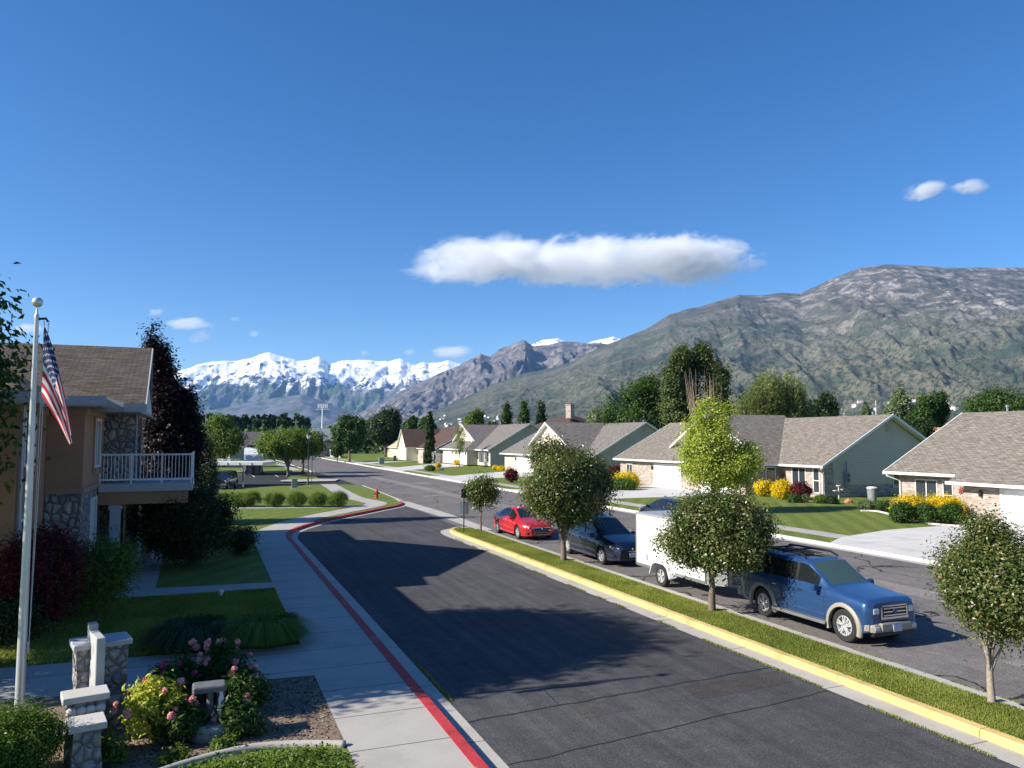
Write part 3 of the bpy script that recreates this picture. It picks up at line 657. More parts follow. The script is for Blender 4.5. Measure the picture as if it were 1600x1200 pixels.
# parking lot on the left
sheetobj('parking_lot',[(-70,77.9),(1.3,78.1),(9.9,82.7),(14.7,81.3),(15.1,90),(15.1,119),(8,118.5),(-70,118)],A_LOT,-.004)
def kpoly(name,poly,zz=.12,mat=G_FAR):
    o=slabpoly(name,poly,mat,zz); return o
def hexp(pts): return [tuple(P(x,y,.1))[:2] for x,y in pts]
kpoly('lawn',hexp([(446,752),(468,752.5),(500,749),(493,744),(470,742),(452,745)]))
sheetobj('sidewalk',[tuple(q) for q in hexp([(468,753),(440,752.5),(437,751),(449,750),(500,748.5),(530,748.5),(524,752)])],CONC,.14)
kpoly('lawn',[(-70,119.5),(7,119),(12,120),(14.3,118),(14.6,240),(-70,240)])
sheetobj('sidewalk',[(-70,119.6),(7.5,119.2),(7.5,121.3),(-70,121.6)],CONC,.135)
sheetobj('parking_lot',[(-70,140),(9,141),(9.5,165),(-70,165)],A_LOT,.13)
sheetobj('sidewalk',[(12,120),(13.4,120),(13.6,240),(12.2,240)],CONC,.135)
m=MB(); kl=[Vector(q) for q in ((14.5,116,0),(14.7,150,0),(14.9,240,0))]; kerb('kerb',kl,[CONCF,CONCF],side=-1,gut=.4,w=.2)
# parking stripes
m=MB()
for k in range(5): m.sheet([(-3+k*2.9,104),(-2.88+k*2.9,104),(-2.88+k*2.9,109),(-3+k*2.9,109)],.002)
struct(m.build('parking_stripe',WHITE))
# ---------------- houses -----------------
SH_TAN=shingle('shingle_tan',(.185,.163,.14),(.265,.235,.205))
SH_GREY=shingle('shingle_grey',(.17,.155,.145),(.24,.22,.205))
SH_BROWN=shingle('shingle_brown',(.10,.065,.055),(.14,.095,.08))
SH_DARK=shingle('shingle_dark',(.095,.080,.066),(.135,.115,.095))
BR_TAN=brick('brick_tan',(.50,.41,.365),(.27,.20,.17),(.50,.46,.42),.42,.11)
BR_CREAM=brick('brick_cream',(.62,.55,.47),(.50,.42,.36),(.6,.56,.5))
SID_G=siding('siding_green_grey',(.56,.47,.37)); SID_C=siding('siding_grey',(.56,.48,.39)); SID_CREAM=siding('siding_cream',(.66,.60,.47))
def window(parent,c,w,h,face,mull=1,fr=WHITE,hbar=False,lab=None):
    # face: '-x' front or '-y' near side; c = centre of opening on the wall plane
    fw=.07; m=MB(); x,y,z=c
    def bar(a0,a1,z0,z1,dpt=.06):
        if face=='-x': m.box((x-dpt,y+a0,z+z0),(x+.04,y+a1,z+z1))
        elif face=='-y': m.box((x+a0,y-dpt,z+z0),(x+a1,y+.04,z+z1))
        elif face=='+x': m.box((x-.04,y+a0,z+z0),(x+dpt,y+a1,z+z1))
    bar(-w/2-fw,-w/2,-h/2-fw,h/2+fw); bar(w/2,w/2+fw,-h/2-fw,h/2+fw); bar(-w/2,w/2,h/2,h/2+fw); bar(-w/2,w/2,-h/2-fw,-h/2,.08)
    for k in range(mull): q=-w/2+w*(k+1)/(mull+1); bar(q-.03,q+.03,-h/2,h/2,.045)
    if hbar: bar(-w/2,w/2,-.03,.03,.045)
    f=m.build('window',fr,parent,uv=False)
    g=MB()
    if face=='-x': g.box((x-.012,y-w/2,z-h/2),(x+.03,y+w/2,z+h/2))
    elif face=='-y': g.box((x-w/2,y-.012,z-h/2),(x+w/2,y+.03,z+h/2))
    else: g.box((x-.03,y-w/2,z-h/2),(x+.012,y+w/2,z+h/2))
    g.build('pane',GLASS,f,uv=False); return f
def garage_door(parent,x,yc,z0,w,h=2.13,trim=OFFW):
    m=MB(); y0,y1=yc-w/2,yc+w/2; rows=4; cols=max(4,int(w/.62))
    m.box((x-.01,y0,z0),(x+.05,y1,z0+h))
    for r in range(rows):
        for c in range(cols):
            ya=y0+(y1-y0)*(c+.09)/cols; yb=y0+(y1-y0)*(c+.91)/cols; za=z0+h*(r+.12)/rows; zb=z0+h*(r+.88)/rows
            m.box((x-.03,ya,za),(x-.0105,yb,zb))
    d=m.build('garage_door',WHITE,parent,uv=False)
    t=MB(); tw=.14
    t.box((x-.07,y0-tw,z0),(x+.03,y0,z0+h)); t.box((x-.07,y1,z0),(x+.03,y1+tw,z0+h)); t.box((x-.07,y0-tw,z0+h),(x+.03,y1+tw,z0+h+tw))
    for sgn,yy in((1,y0),(-1,y1)):
        c=.28; t.add([(x-.065,yy,z0+h),(x-.065,yy,z0+h-c),(x-.065,yy+sgn*c,z0+h),(x-.032,yy,z0+h),(x-.032,yy,z0+h-c),(x-.032,yy+sgn*c,z0+h)],[(0,1,2),(1,4,5,2),(3,5,4)])
    t.build('door_frame',trim,parent,uv=False); return d
def lantern(parent,x,y,z):
    m=MB(); m.cbox((x-.04,y,z),(.08,.10,.22)); m.lathe([(.01,-.22),(.07,-.2),(.09,.05),(.11,.08),(.03,.17),(.01,.19)],8,(x-.14,y,z-.02)); m.tube([(x-.04,y,z+.1),(x-.12,y,z+.2),(x-.14,y,z+.14)],.012,5)
    return m.build('wall_lantern',DARKM,parent,uv=False)
def flue(parent,x,y,z,h=.55,mat=METAL):
    m=MB(); m.lathe([(.07,-.6),(.07,h),(.13,h+.02),(.13,h+.12),(.02,h+.18)],10,(x,y,z)); return m.build('vent_pipe',mat,parent,smooth=40,uv=False)
def ranch(name,label,s0,sm,s1,te=42,tl=45.7,g=.12,shin=SH_TAN,brk=BR_TAN,sid=SID_G,doors=(),wins=(),gable=SID_CREAM,zr2=6.8,group=None,nearwin=True):
    h=thing(name,label,'house',(te,s0,g),group=group)
    o=Vector((te,s0,g)); sw=sm-8.5; EZ=2.6; SL=.53
    def L(x,y,z): return (x-o.x,y-o.y,z)
    def slab(m,poly,mi=0): m.slab([L(*p) for p in poly],.16,0,1)
    tr=te+7.5; tb=te+15; trB=tl+7.7; tbB=trB+7.7
    m=MB()
    slab(m,[(te,sw,EZ),(te,s1,EZ),(tr,s1,EZ+7.5*SL),(tr,sw+7.5,EZ+7.5*SL)])
    slab(m,[(tr,sw+7.5,EZ+7.5*SL),(tr,s1,EZ+7.5*SL),(tb,s1,EZ),(tb,sw+7.5,EZ)])
    sB=(zr2-EZ)/7.7
    slab(m,[(tl,s0,EZ),(tl,sm,EZ),(trB,sm,zr2),(trB,s0,zr2)]); slab(m,[(trB,s0,zr2),(trB,sm,zr2),(tbB,sm,EZ),(tbB,s0,EZ)])
    zc=EZ+8.5*SL
    slab(m,[(te,sw,EZ),(te+2.7,sw+2.7,EZ+2.7*SL),(te+2.2,sm,zc),(trB+.4,sm,zc),(trB+.4,sw,EZ)])
    slab(m,[(te+2.2,sm,zc),(te+2.2,sm+5.9,zc-5.9*SL),(trB+.4,sm+5.9,zc-5.9*SL),(trB+.4,sm,zc)])
    r=m.build('roof',[shin,WHITE],h)
    for fx,fy in ((tr+1,s1-4),(trB+1.5,(s0+sm)/2),(trB+2,s0+4)): flue(r,*L(fx,fy,(EZ+7.5*SL if fx<trB else zr2)-.6),h=.8)
    # gutters, barge boards
    m=MB()
    def gut(a,b): 
        m.box(tuple(min(a[i],b[i]) for i in range(3)),tuple(max(a[i],b[i]) for i in range(3)))
    gut(L(te-.12,sw,EZ-.17),L(te+.002,s1+.05,EZ+.0)); gut(L(tl-.12,s0-.05,EZ-.17),L(tl+.002,sw-.002,EZ)); gut(L(te-.12,sw-.12,EZ-.17),L(tl-.122,sw-.002,EZ))
    m.build('gutter',WHITE,h,uv=False)
    m=MB()
    def board(p,q,th=.22,w=.06):
        p=Vector(L(*p));q=Vector(L(*q)); d=(q-p); nn=Vector((0,0,-th)); s=Vector((w,0,0)) if abs(d.x)<abs(d.y) else Vector((0,w,0))
        vs=[p,q,q+nn,p+nn]; m.add(vs+[a-s for a in vs],[(0,1,2,3),(7,6,5,4),(0,4,5,1),(1,5,6,2),(2,6,7,3),(3,7,4,0)])
    for pq in (((tl-.1,s0,EZ+.0),(trB,s0,zr2+.03)),((trB,s0,zr2+.03),(tbB,s0,EZ)),((te+2.2,sm-5.9,zc-5.9*SL+.02),(te+2.2,sm,zc+.03)),((te+2.2,sm,zc+.03),(te+2.2,sm+5.9,zc-5.9*SL+.02)),((te-.1,s1+.06,EZ),(tr,s1+.06,EZ+7.5*SL+.02))):
        m=MB(); board(*pq); m.build('barge_board',WHITE,h,uv=False)
    # walls
    zt=EZ-.05
    m=MB(); 
    def prismY(poly,y0,y1,mi=0): # polygon in x,z extruded along y
        n=len(poly); vs=[L(p[0],y0,p[1]) for p in poly]+[L(p[0],y1,p[1]) for p in poly]
        m.add(vs,[tuple(range(n-1,-1,-1)),tuple(range(n,2*n))]+[(i,(i+1)%n,n+(i+1)%n,n+i) for i in range(n)],mi)
    fw=te+.55; lw=tl+.55; yn=s0+.55; yw=sw+.5; yf=s1-.45
    BW=.95
    # living block: near gable wall
    m=MB(); poly=[(lw+.1,BW),(tbB-.6,BW),(tbB-.6,zt),(tbB-.1,EZ-.1),(trB,zr2-.22),(tl+.1,EZ-.1),(lw+.1,zt)]
    poly=[(lw+1.0,BW),(tbB-.6,BW),(tbB-.6,EZ-.1),(trB,zr2-.22),(lw+1.0,EZ-.15+(1.55)*sB-.1)]
    prismY(poly,yn,yn+.25); side=m.build('side_wall',sid,h)
    m=MB(); m.box(L(lw+1.0,yn-.04,-.15),L(tbB-.6,yn+.22,BW)); prismY([(lw,-.15),(lw+1.0,-.15),(lw+1.0,EZ+1.4*sB-.1),(lw,EZ+.3*sB-.1)],yn-.05,yn+.3)
    m.box(L(lw,yn+.3,-.15),L(lw+.3,yw+.02,zt)); m.build('brick_wall',brk,h)
    # garage block
    m=MB(); m.box(L(fw,yw,-.15),L(fw+.3,yf,zt)); m.box(L(fw+.3,yw,-.15),L(lw+.31,yw+.3,zt)); m.box(L(fw+.3,yf-.3,-.15),L(tb-.6,yf,zt)); m.build('brick_wall',brk,h)
    m=MB(); m.box(L(tb-.9,yn,-.15),L(tb-.6,yf-.3,zt)); prismY([(fw,zt+.01),(tb-.6,zt+.01),(tr,EZ+7.5*SL-.25)],yf-.25,yf); m.build('rear_wall',sid,h)
    m=MB(); m.add([L(te+2.75,sm-5.8,zc-5.8*SL-.2),L(te+2.75,sm+5.8,zc-5.8*SL-.2),L(te+2.75,sm,zc-.1)]+[L(te+2.95,sm-5.8,zc-5.8*SL-.2),L(te+2.95,sm+5.8,zc-5.8*SL-.2),L(te+2.95,sm,zc-.1)],[(0,2,1),(3,4,5),(0,3,5,2),(2,5,4,1)]); m.build('gable',gable,h)
    # soffit strips
    m=MB(); m.box(L(te+.0,sw+.0,EZ-.19),L(fw,s1,EZ-.165)); m.box(L(tl,s0,EZ-.19),L(lw,sw-.01,EZ-.165)); m.build('soffit',WHITE,h,uv=False)
    for yc,w in doors: garage_door(h,fw-.0*1,yc-o.y,0,w) if False else garage_door(h,fw-te-.02,yc-s0,0.0,w)
    for kind,a,b,w,hh,mu in wins:
        if kind=='L': window(h,(lw-te,a-s0,b),w,hh,'-x',mu,hbar=(mu==0))
        if kind=='G': window(h,(fw-te,a-s0,b),w,hh,'-x',mu,hbar=(mu==0))
        if kind=='N': window(h,(a-te,yn-s0,b),w,hh,'-y',mu)
        if kind=='W': window(h,(a-te,yw-s0,b),w,hh,'-y',mu)
    v=MB(); v.cbox(L(trB,yn-.03,zr2-1.1),(.5,.06,.75)); 
    for k in range(6): v.cbox(L(trB,yn-.07,zr2-1.38+k*.11),(.42,.03,.05),rx=.5)
    v.build('gable_vent',sid,h)
    # downspout at the near corner
    d=MB(); d.tube([L(tl-.06,s0+.1,EZ-.15),L(tl-.06,s0+.15,EZ-.3),L(lw-.06,yn+.05,EZ-.65),L(lw-.06,yn+.05,.05)],.05,6); d.build('downspout',WHITE,h,smooth=40,uv=False)
    for yc,w in doors:
        for q in(-1,1): lantern(h,fw-te,yc-s0+q*(w/2+.45),1.85)
    return h
H2=ranch('house','tan roofed ranch house behind the bright yellow green tree, its grey gable end visible',48.1,61.7,75.4,doors=((65.5,4.6),(58.0,3.9)),
  wins=(('L',49.4,1.35,.6,1.9,0),('L',51.4,1.25,1.5,2.1,1),('N',54.3,1.55,1.1,1.6,0),('G',72.9,1.35,1.1,1.3,1),('W',45.2,1.3,.9,1.9,0)))
H3=ranch('house','grey roofed ranch house right behind the large round tree',87.6,99,111,tl=46,shin=SH_GREY,brk=BR_CREAM,sid=SID_C,doors=((102.8,5.0),(96.3,4.2)),g=.1,zr2=7.0,
  wins=(('L',89.2,1.3,.9,1.4,1),))
H4=ranch('house','grey roofed ranch house with cream cross gable and dark red shrub by its entrance',121.6,137,146.5,tl=43.9,shin=SH_GREY,brk=BR_CREAM,sid=SID_C,doors=((140.6,5.2),(132.4,4.6)),g=.45,zr2=7.1,
  wins=(('L',123.4,1.35,1.0,1.6,0),('L',126.6,1.2,2.4,1.7,2)))
# nearest house: gable end turned away, garage near the right edge
def house_near():
    te,s1,g=42.0,38.7,.12; h=thing('house','nearest ranch house at the right edge, rusty star on its brick wall','house',(te,s1,g))
    def L(x,y,z): return (x-te,y-s1,z)
    SL=.53; EZ=2.6
    m=MB(); 
    m.slab([L(te,33.4,EZ),L(te,s1,EZ),L(49.5,s1,EZ+7.5*SL),L(49.5,33.4,EZ+7.5*SL)],.16,0,1)
    m.slab([L(te-.75,4,EZ-.4),L(te-.75,33.4,EZ-.4),L(49.5,33.4,EZ+7.5*SL),L(49.5,4,EZ+7.5*SL)],.16,0,1)
    m.slab([L(49.5,4,EZ+7.5*SL),L(49.5,s1,EZ+7.5*SL),L(57,s1,EZ),L(57,4,EZ)],.16,0,1)
    r=m.build('roof',[SH_TAN,WHITE],h)
    flue(r,*L(50.6,36.2,5.6),h=1.3)
    m=MB(); m.box(L(te-.12,33.41,EZ-.17),L(te,s1+.05,EZ)); m.box(L(te-.87,4,EZ-.57),L(te-.75,33.5,EZ-.4)); m.build('gutter',WHITE,h,uv=False)
    m=MB(); p=[Vector(L(te-.1,s1+.06,EZ)),Vector(L(49.5,s1+.06,EZ+7.5*SL+.02))]; vs=[p[0],p[1],p[1]-Vector((0,0,.22)),p[0]-Vector((0,0,.22))]
    m.add(vs+[q-Vector((0,.06,0)) for q in vs],[(3,2,1,0),(4,5,6,7),(0,1,5,4),(2,3,7,6)]); m.build('barge_board',WHITE,h,uv=False)
    m=MB(); m.box(L(42.7,32.9,-.15),L(43,38.2,2.5)); m.box(L(41.9,4.2,-.15),L(42.2,32.9,2.1)); m.box(L(42.2,32.6,-.15),L(42.7,32.89,2.3)); m.box(L(43,37.9,-.15),L(56.4,38.2,2.5)); m.build('brick_wall',BR_TAN,h)
    m=MB(); m.box(L(56.1,4.2,-.15),L(56.4,37.89,2.5)); m.build('rear_wall',SID_G,h)
    m=MB(); m.box(L(42.0,33.45,EZ-.19),L(42.7,s1,EZ-.165)); m.box(L(te-.75,4,EZ-.6),L(41.9,33.4,EZ-.58)); m.build('soffit',WHITE,h,uv=False)
    garage_door(h,41.9-te-.02,28.0-s1,0,4.9,1.93)
    lantern(h,-.1,31.75-s1,1.62)
    window(h,(.7,36.1-s1,1.25),1.5,1.7,'-x',1); window(h,(.7,34.55-s1,1.25),.6,1.7,'-x',0,hbar=True)
    d=MB(); d.tube([L(te-.06,s1-.2,EZ-.15),L(te-.06,s1-.25,EZ-.3),L(42.62,38.05,EZ-.6),L(42.62,38.05,.05)],.05,6); d.build('downspout',WHITE,h,smooth=40,uv=False)
    return h
H1=house_near()
def star(loc,r,label):
    m=MB(); pts=[]
    for k in range(10):
        a=math.pi/2+k*math.pi/5; q=r if k%2==0 else r*.42; pts.append((0,q*math.cos(a),q*math.sin(a)))
    vs=pts+[(-.09,0,0),(.02,0,0)]
    m.add(vs,[(k,(k+1)%10,10)[::-1] for k in range(10)]+[(k,(k+1)%10,11) for k in range(10)])
    o=m.build('wall_star',simple('rust',(.30,.10,.06),.7,.2,.3,12),uv=False); o.location=loc; tag(o,label,'wall star'); return o
star((42.58,33.6,1.75),.30,'rusty metal star on the brick of the nearest house')
star((46.14,53.3,1.75),.30,'red metal star beside the yellow bushes of the house behind the bright tree')
# brown roofed house far along, behind tall cypress
def simple_house(name,label,c,size,rz,ridge,shin,wall,zr=2.6,over=.5,hip=0,chim=None,zbase=0,doors=(),cat='house',group=None):
    h=thing(name,label,cat,(c[0],c[1],zbase),rz,group); w,l=size  # ridge along local y (length l)
    m=MB(); a=w/2+over; b=l/2+over; hp=hip
    if hp:
        m.slab([(-a,-b,zr),(-a,b,zr),(0,b-hp,ridge),(0,-b+hp,ridge)][::-1],.15,0,1); m.slab([(a,-b,zr),(a,b,zr),(0,b-hp,ridge),(0,-b+hp,ridge)],.15,0,1)
        m.slab([(-a,-b,zr),(a,-b,zr),(0,-b+hp,ridge)],.15,0,1); m.slab([(-a,b,zr),(0,b-hp,ridge),(a,b,zr)],.15,0,1)
    else:
        m.slab([(-a,-b,zr),(0,-b,ridge),(0,b,ridge),(-a,b,zr)],.15,0,1); m.slab([(a,-b,zr),(a,b,zr),(0,b,ridge),(0,-b,ridge)],.15,0,1)
    r=m.build('roof',[shin,WHITE],h)
    m=MB(); m.box((-w/2,-l/2,-.3),(w/2,l/2,zr-.12))
    if not hp:
        sl=(ridge-zr)/a; zz=zr-.12
        for y0,y1 in((-l/2,-l/2+.2),(l/2-.2,l/2)):
            m.add([(-w/2,y0,zz),(w/2,y0,zz),(0,y0,ridge-.2),(-w/2,y1,zz),(w/2,y1,zz),(0,y1,ridge-.2)],[(0,1,2),(3,5,4),(0,2,5,3),(1,4,5,2)])
    m.build('wall',wall,h)
    if chim:
        m=MB(); x,y,hh=chim; m.rbox((x,y,ridge-.6+hh/2),(1.0,1.3,hh),.03); m.rbox((x,y,ridge-.6+hh+.06),(1.2,1.5,.14),.03); m.build('chimney',BR_TAN,r)
    for d in doors:
        kind,x,y,z,ww,hh=d
        if kind=='d': garage_door(h,x,y,z,ww,hh)
        else: window(h,(x,y,z),ww,hh,kind,1)
    return h
c=PD(702,690,172); hb=simple_house('house','dark brown roofed house behind the tall narrow cypress',(c.x+2,c.y,0),(16,21),R(0),7.6,SH_BROWN,SID_CREAM,2.8)
m=MB(); m.slab([(-14,-2.5,2.7),(-14,6.5,2.7),(-3,2,7.2),(-3,2,7.2)][:3],.15,0,1)
# its street-facing cross gable
m=MB(); m.slab([(-11,4,3.0),(-2,4,3.0),(-2,8.5,7.2),(-11,8.5,7.2)],.15,0,1); m.slab([(-11,8.5,7.2),(-2,8.5,7.2),(-2,13,3.0),(-11,13,3.0)],.15,0,1); m.build('cross_roof',[SH_BROWN,WHITE],hb)
m=MB(); m.add([(-10.6,4.6,0),(-10.6,12.4,0),(-10.6,12.4,3.0),(-10.6,8.5,6.9),(-10.6,4.6,3.0),(-2,4.6,0),(-2,12.4,0),(-2,12.4,3.0),(-2,8.5,6.9),(-2,4.6,3.0)],[(0,4,3,2,1),(5,6,7,8,9),(0,5,9,4),(1,2,7,6)]); m.build('gable',SID_CREAM,hb)
c=PD(642,684,200); simple_house('house','tan metal roofed house between the dark broad tree and the brown roof',(c.x,c.y,0),(9,14),R(0),6.6,siding('metal_roof_tan',(.45,.40,.27)),SID_C,2.8,group=None)
# background roofs on the left
c=PD(396,690,185); simple_house('house','house with a grey hipped roof behind the parked camper',(c.x,c.y,0),(16,18),YAW+R(90),6.6,SH_GREY,simple('stucco_tan',(.42,.36,.28),.9),2.9,hip=7)
c=PD(440,690,205); simple_house('house','long low brown roofed house beyond the parking lot tree',(c.x,c.y,0),(12,26),YAW+R(90),5.4,SH_DARK,simple('stucco_tan',(.42,.36,.28),.9),2.8,hip=4)
c=PD(515,690,260); simple_house('barn','grey metal roofed building below the tall floodlight mast',(c.x,c.y,0),(14,13),YAW+R(90),8.4,siding('metal_roof_grey',(.40,.41,.42)),simple('grey_wall',(.33,.33,.33),.8),4.4,cat='barn')
c=PD(888,660,150); simple_house('house','red brown hipped roof house with a square chimney behind the roofs',(c.x,c.y,0),(15,12),YAW,9.4,SH_BROWN,BR_TAN,6.4,hip=5,chim=(-2.8,-3,2.5))
c=PD(1395,668,120); simple_house('house','house with a reddish tile roof glimpsed between the two nearest ranch houses',(c.x+3,c.y,0),(11,14),0,6.6,simple('tile_red',(.42,.2,.12),.9,0,.3,4),BR_TAN,3.4,chim=(-4.6,-2,1.6))
# distant houses at the foot of the mountains
tr_=random.Random(5)
dm=simple('far_white',(.66,.64,.60),.8,0,.05); dr=simple('far_roof',(.25,.2,.18),.9)
bpy.context.view_layer.update(); dg=bpy.context.evaluated_depsgraph_get(); HZ=bpy.data.objects['haze']; HZ.hide_viewport=True; bpy.context.view_layer.update(); dg=bpy.context.evaluated_depsgraph_get()
for k in range(52):
    px=tr_.uniform(682,790); py=tr_.uniform(650,669)
    if k>=40: px=tr_.uniform(1310,1500); py=tr_.uniform(626,640)
    a=PD(px,py,50); dv=(a-camo.location).normalized(); hit,loc,nrm,_,ob,_=sc.ray_cast(dg,camo.location+dv*1200,dv,distance=9000)
    if not hit: continue
    w=tr_.uniform(9,15); l=tr_.uniform(12,24); m=MB(); m.box((-w/2,-l/2,-8),(w/2,l/2,5),0); m.slab([(-w/2-.5,-l/2,5),(0,-l/2,8.6),(0,l/2,8.6),(-w/2-.5,l/2,5)],.2,1); m.slab([(w/2+.5,-l/2,5),(w/2+.5,l/2,5),(0,l/2,8.6),(0,-l/2,8.6)],.2,1)
    o=m.build('distant_house',[dm,dr],uv=False); o.location=loc; o.rotation_euler=(0,0,tr_.uniform(0,3)); tag(o,'tiny pale house far off at the foot of the mountains','house','distant houses below the mountains')
HZ.hide_viewport=False
# ---------------- two storey building at left -----------------
STUC=simple('stucco_brown',(.36,.20,.115),.9,0,.08,1.5,bmp=.2,bscale=80); STUCD=simple('stucco_trim',(.34,.22,.15),.9,0,.06,2)
COB=cobble('river_stone',[(.26,.25,.25),(.42,.38,.32),(.18,.18,.2),(.34,.31,.28),(.46,.42,.38)],4.0)
BLUEW=simple('grey_white_trim',(.40,.41,.43),.6,0,.05)
def big_building():
    h=thing('apartment_building','two storey brown stucco building with river stone base and white railed balcony','building',(-4,22,0))
    def L(x,y,z): return (x+4,y-22,z)
    def bx(m,a,b,mi=0): m.box(L(*a),L(*b),mi)
    # upper and plain walls
    m=MB(); bx(m,(-20,22.9,-.1),(-4.5,33,5.95)); bx(m,(-4.49,26.7,3.25),(-3.5,31.45,5.95)); bx(m,(-4.49,34.5,3.0),(-3.2,42.5,5.95)); bx(m,(-20,33,-.1),(-4.5,42.5,5.95)); m.build('wall',STUC,h)
    m=MB(); bx(m,(-4.48,26.72,-.1),(-3.52,31.4,3.24)); bx(m,(-4.48,31.5,3.0),(-2.45,31.9,6.2)); bx(m,(-2.75,31.9,3.0),(-2.45,32.35,6.2)); bx(m,(-2.75,34.1,3.0),(-2.45,34.6,6.2)); bx(m,(-4.48,34.4,-.1),(-2.5,34.8,2.8)); bx(m,(-4.48,33,-.1),(-3.3,34.4,2.8)); m.build('stone_wall',COB,h)
    m=MB()   # arch over the porch opening
    n=10; pts=[]
    for k in range(n+1):
        a=math.pi*k/n; pts.append((33.22-.87*math.cos(a),5.0+.7*math.sin(a)))
    vs=[];fs=[]
    for (y,z) in pts: vs+= [L(-2.43,y,z),L(-2.43,y,6.3),L(-2.8,y,z),L(-2.8,y,6.3)]
    for k in range(n): a=4*k;b=a+4; fs+=[(a,b,b+1,a+1),(a+2,a+3,b+3,b+2),(a,a+2,b+2,b)]
    m.add(vs,fs); bx(m,(-2.78,31.9,6.2),(-2.44,34.6,6.6)); m.build('arch',STUCD,h)
    # belt mouldings
    m=MB(); bx(m,(-4.49,26.64,3.2),(-3.44,31.4,3.36)); bx(m,(-20,22.84,5.55),(-4.44,33,5.93)); bx(m,(-4.4,26.63,5.6),(-3.43,31.42,5.93)); m.build('moulding',STUCD,h)
    # roofs
    m=MB(); g=lambda *p:L(*p)
    zr=8.4
    m.slab([g(-16,26.2,6.05),g(-2.9,26.2,6.05),g(-2.9,27.8,6.05),g(-2.9,33.0,6.1)][:3]+[g(-16,27.8,6.05)],.12,0,1)
    m.slab([g(-22,27.6,5.98),g(-1.9,27.6,5.98),g(-2.1,33,zr),g(-22,33,zr)],.2,0,1)
    m.slab([g(-22,33,zr),g(-2.1,33,zr),g(-2.4,38.2,6.0),g(-22,38.2,6.0)],.2,0,1)
    m.slab([g(-22,26.1,6.12),g(-2.95,26.1,6.12),g(-4.6,29.0,6.62),g(-22,29.0,6.62)],.12,0,1); m.slab([g(-2.95,26.1,6.12),g(-2.95,28.2,6.12),g(-4.6,29.0,6.62)],.12,0,1)
    m.slab([g(-22,22.1,6.0),g(-4.0,22.1,6.0),g(-8.5,26.7,8.0),g(-22,26.7,8.0)],.15,0,1); m.slab([g(-4.0,22.1,6.0),g(-4.0,27.5,6.0),g(-8.5,33,8.3),g(-8.5,26.7,8.0)],.15,0,1)
    m.slab([g(-2.9,38.2,6.0),g(-2.9,42.7,6.0),g(-6.0,42.7,7.4),g(-6.0,38.2,7.4)],.2,0,1); m.slab([g(-6,38.2,7.4),g(-6,42.7,7.4),g(-20,42.7,7.4),g(-20,38.2,7.4)],.2,0,1)
    m.build('roof',[SH_DARK,BLUEW],h)
    m=MB(); bx(m,(-2.13,27.45,5.72),(-1.98,27.75,6.02)); 
    # fascia boards (pale) along the eaves
    bx(m,(-3.6,27.48,5.72),(-1.9,27.6,6.0)); bx(m,(-22,25.98,5.85),(-2.85,26.1,6.14)); m.add([L(-2.95,25.98,5.85),L(-2.95,25.98,6.14),L(-2.5,27.55,5.72),L(-2.5,27.55,6.0)],[(0,1,3,2),(2,3,1,0)])
    bx(m,(-22,21.98,5.75),(-3.9,22.1,6.02)); bx(m,(-4.0,22.1,5.75),(-3.88,26.0,6.02))
    # soffits
    bx(m,(-22,22.1,5.72),(-4.0,22.9,5.76)); bx(m,(-4.49,22.9,5.72),(-4.0,26.1,5.76)); bx(m,(-20,26.1,5.82),(-3.0,26.7,5.86)); bx(m,(-3.49,26.7,5.82),(-3.0,27.6,5.86)); bx(m,(-4.4,27.6,5.76),(-2.15,31.5,5.8)); bx(m,(-2.44,31.9,5.76),(-2.15,36,5.8))
    # rake boards
    for a,b in (((-1.9,27.6,5.98),(-2.1,33,zr)),((-2.1,33,zr),(-2.4,38.2,6.0))):
        p=Vector(L(*a));q=Vector(L(*b)); dn=Vector((0,0,-.24)); w=Vector((.04,0,0)); vs=[p,q,q+dn,p+dn]; m.add(vs+[v+w for v in vs],[(0,1,2,3),(7,6,5,4),(0,4,5,1),(2,6,7,3),(1,5,6,2),(3,7,4,0)])
    m.build('fascia',BLUEW,h,uv=False)
    m=MB(); m.add([L(-2.44,28.3,5.9),L(-2.44,33,8.0),L(-2.44,37.6,5.9),L(-2.3,28.3,5.9),L(-2.3,33,8.0),L(-2.3,37.6,5.9)],[(0,1,2),(5,4,3),(0,3,4,1),(1,4,5,2)]); m.build('gable',BLUEW,h)
    window(h,L(-4.5,24.2,4.87),1.2,1.35,'+x',1); window(h,L(-4.5,24.1,2.1),1.2,1.2,'+x',1); window(h,L(-3.5,29.6,4.72),1.2,1.5,'+x',1); window(h,L(-3.5,29.4,1.9),.9,1.9,'+x',1)
    for (x,y,z,w,hh) in ((-4.5,24.2,4.87,1.2,1.35),(-3.5,29.6,4.72,1.2,1.5)):
        m=MB(); bx(m,(x,y-w/2-.28,z-hh/2-.28),(x+.05,y-w/2-.08,z+hh/2+.28)); bx(m,(x,y+w/2+.08,z-hh/2-.28),(x+.05,y+w/2+.28,z+hh/2+.28)); bx(m,(x,y-w/2-.08,z+hh/2+.08),(x+.05,y+w/2+.08,z+hh/2+.28)); bx(m,(x,y-w/2-.08,z-hh/2-.3),(x+.09,y+w/2+.08,z-hh/2-.08))
        m.build('window_surround',STUCD,h)
    m=MB(); m.tube([L(-4.42,23.05,5.7),L(-4.42,23.05,.1)],.06,6); m.tube([L(-3.9,22.2,5.8),L(-4.0,22.6,5.5),L(-4.42,23.05,5.3)],.05,6); m.build('downspout',BLUEW,h,smooth=60,uv=False)
    # balcony
    b=MB(); bx(b,(-3.48,30.3,3.0),(-.45,34.4,3.28)); bal=b.build('balcony',BLUEW,h)
    m=MB(); x0,x1,y0,y1=-3.45,-.5,30.36,34.3
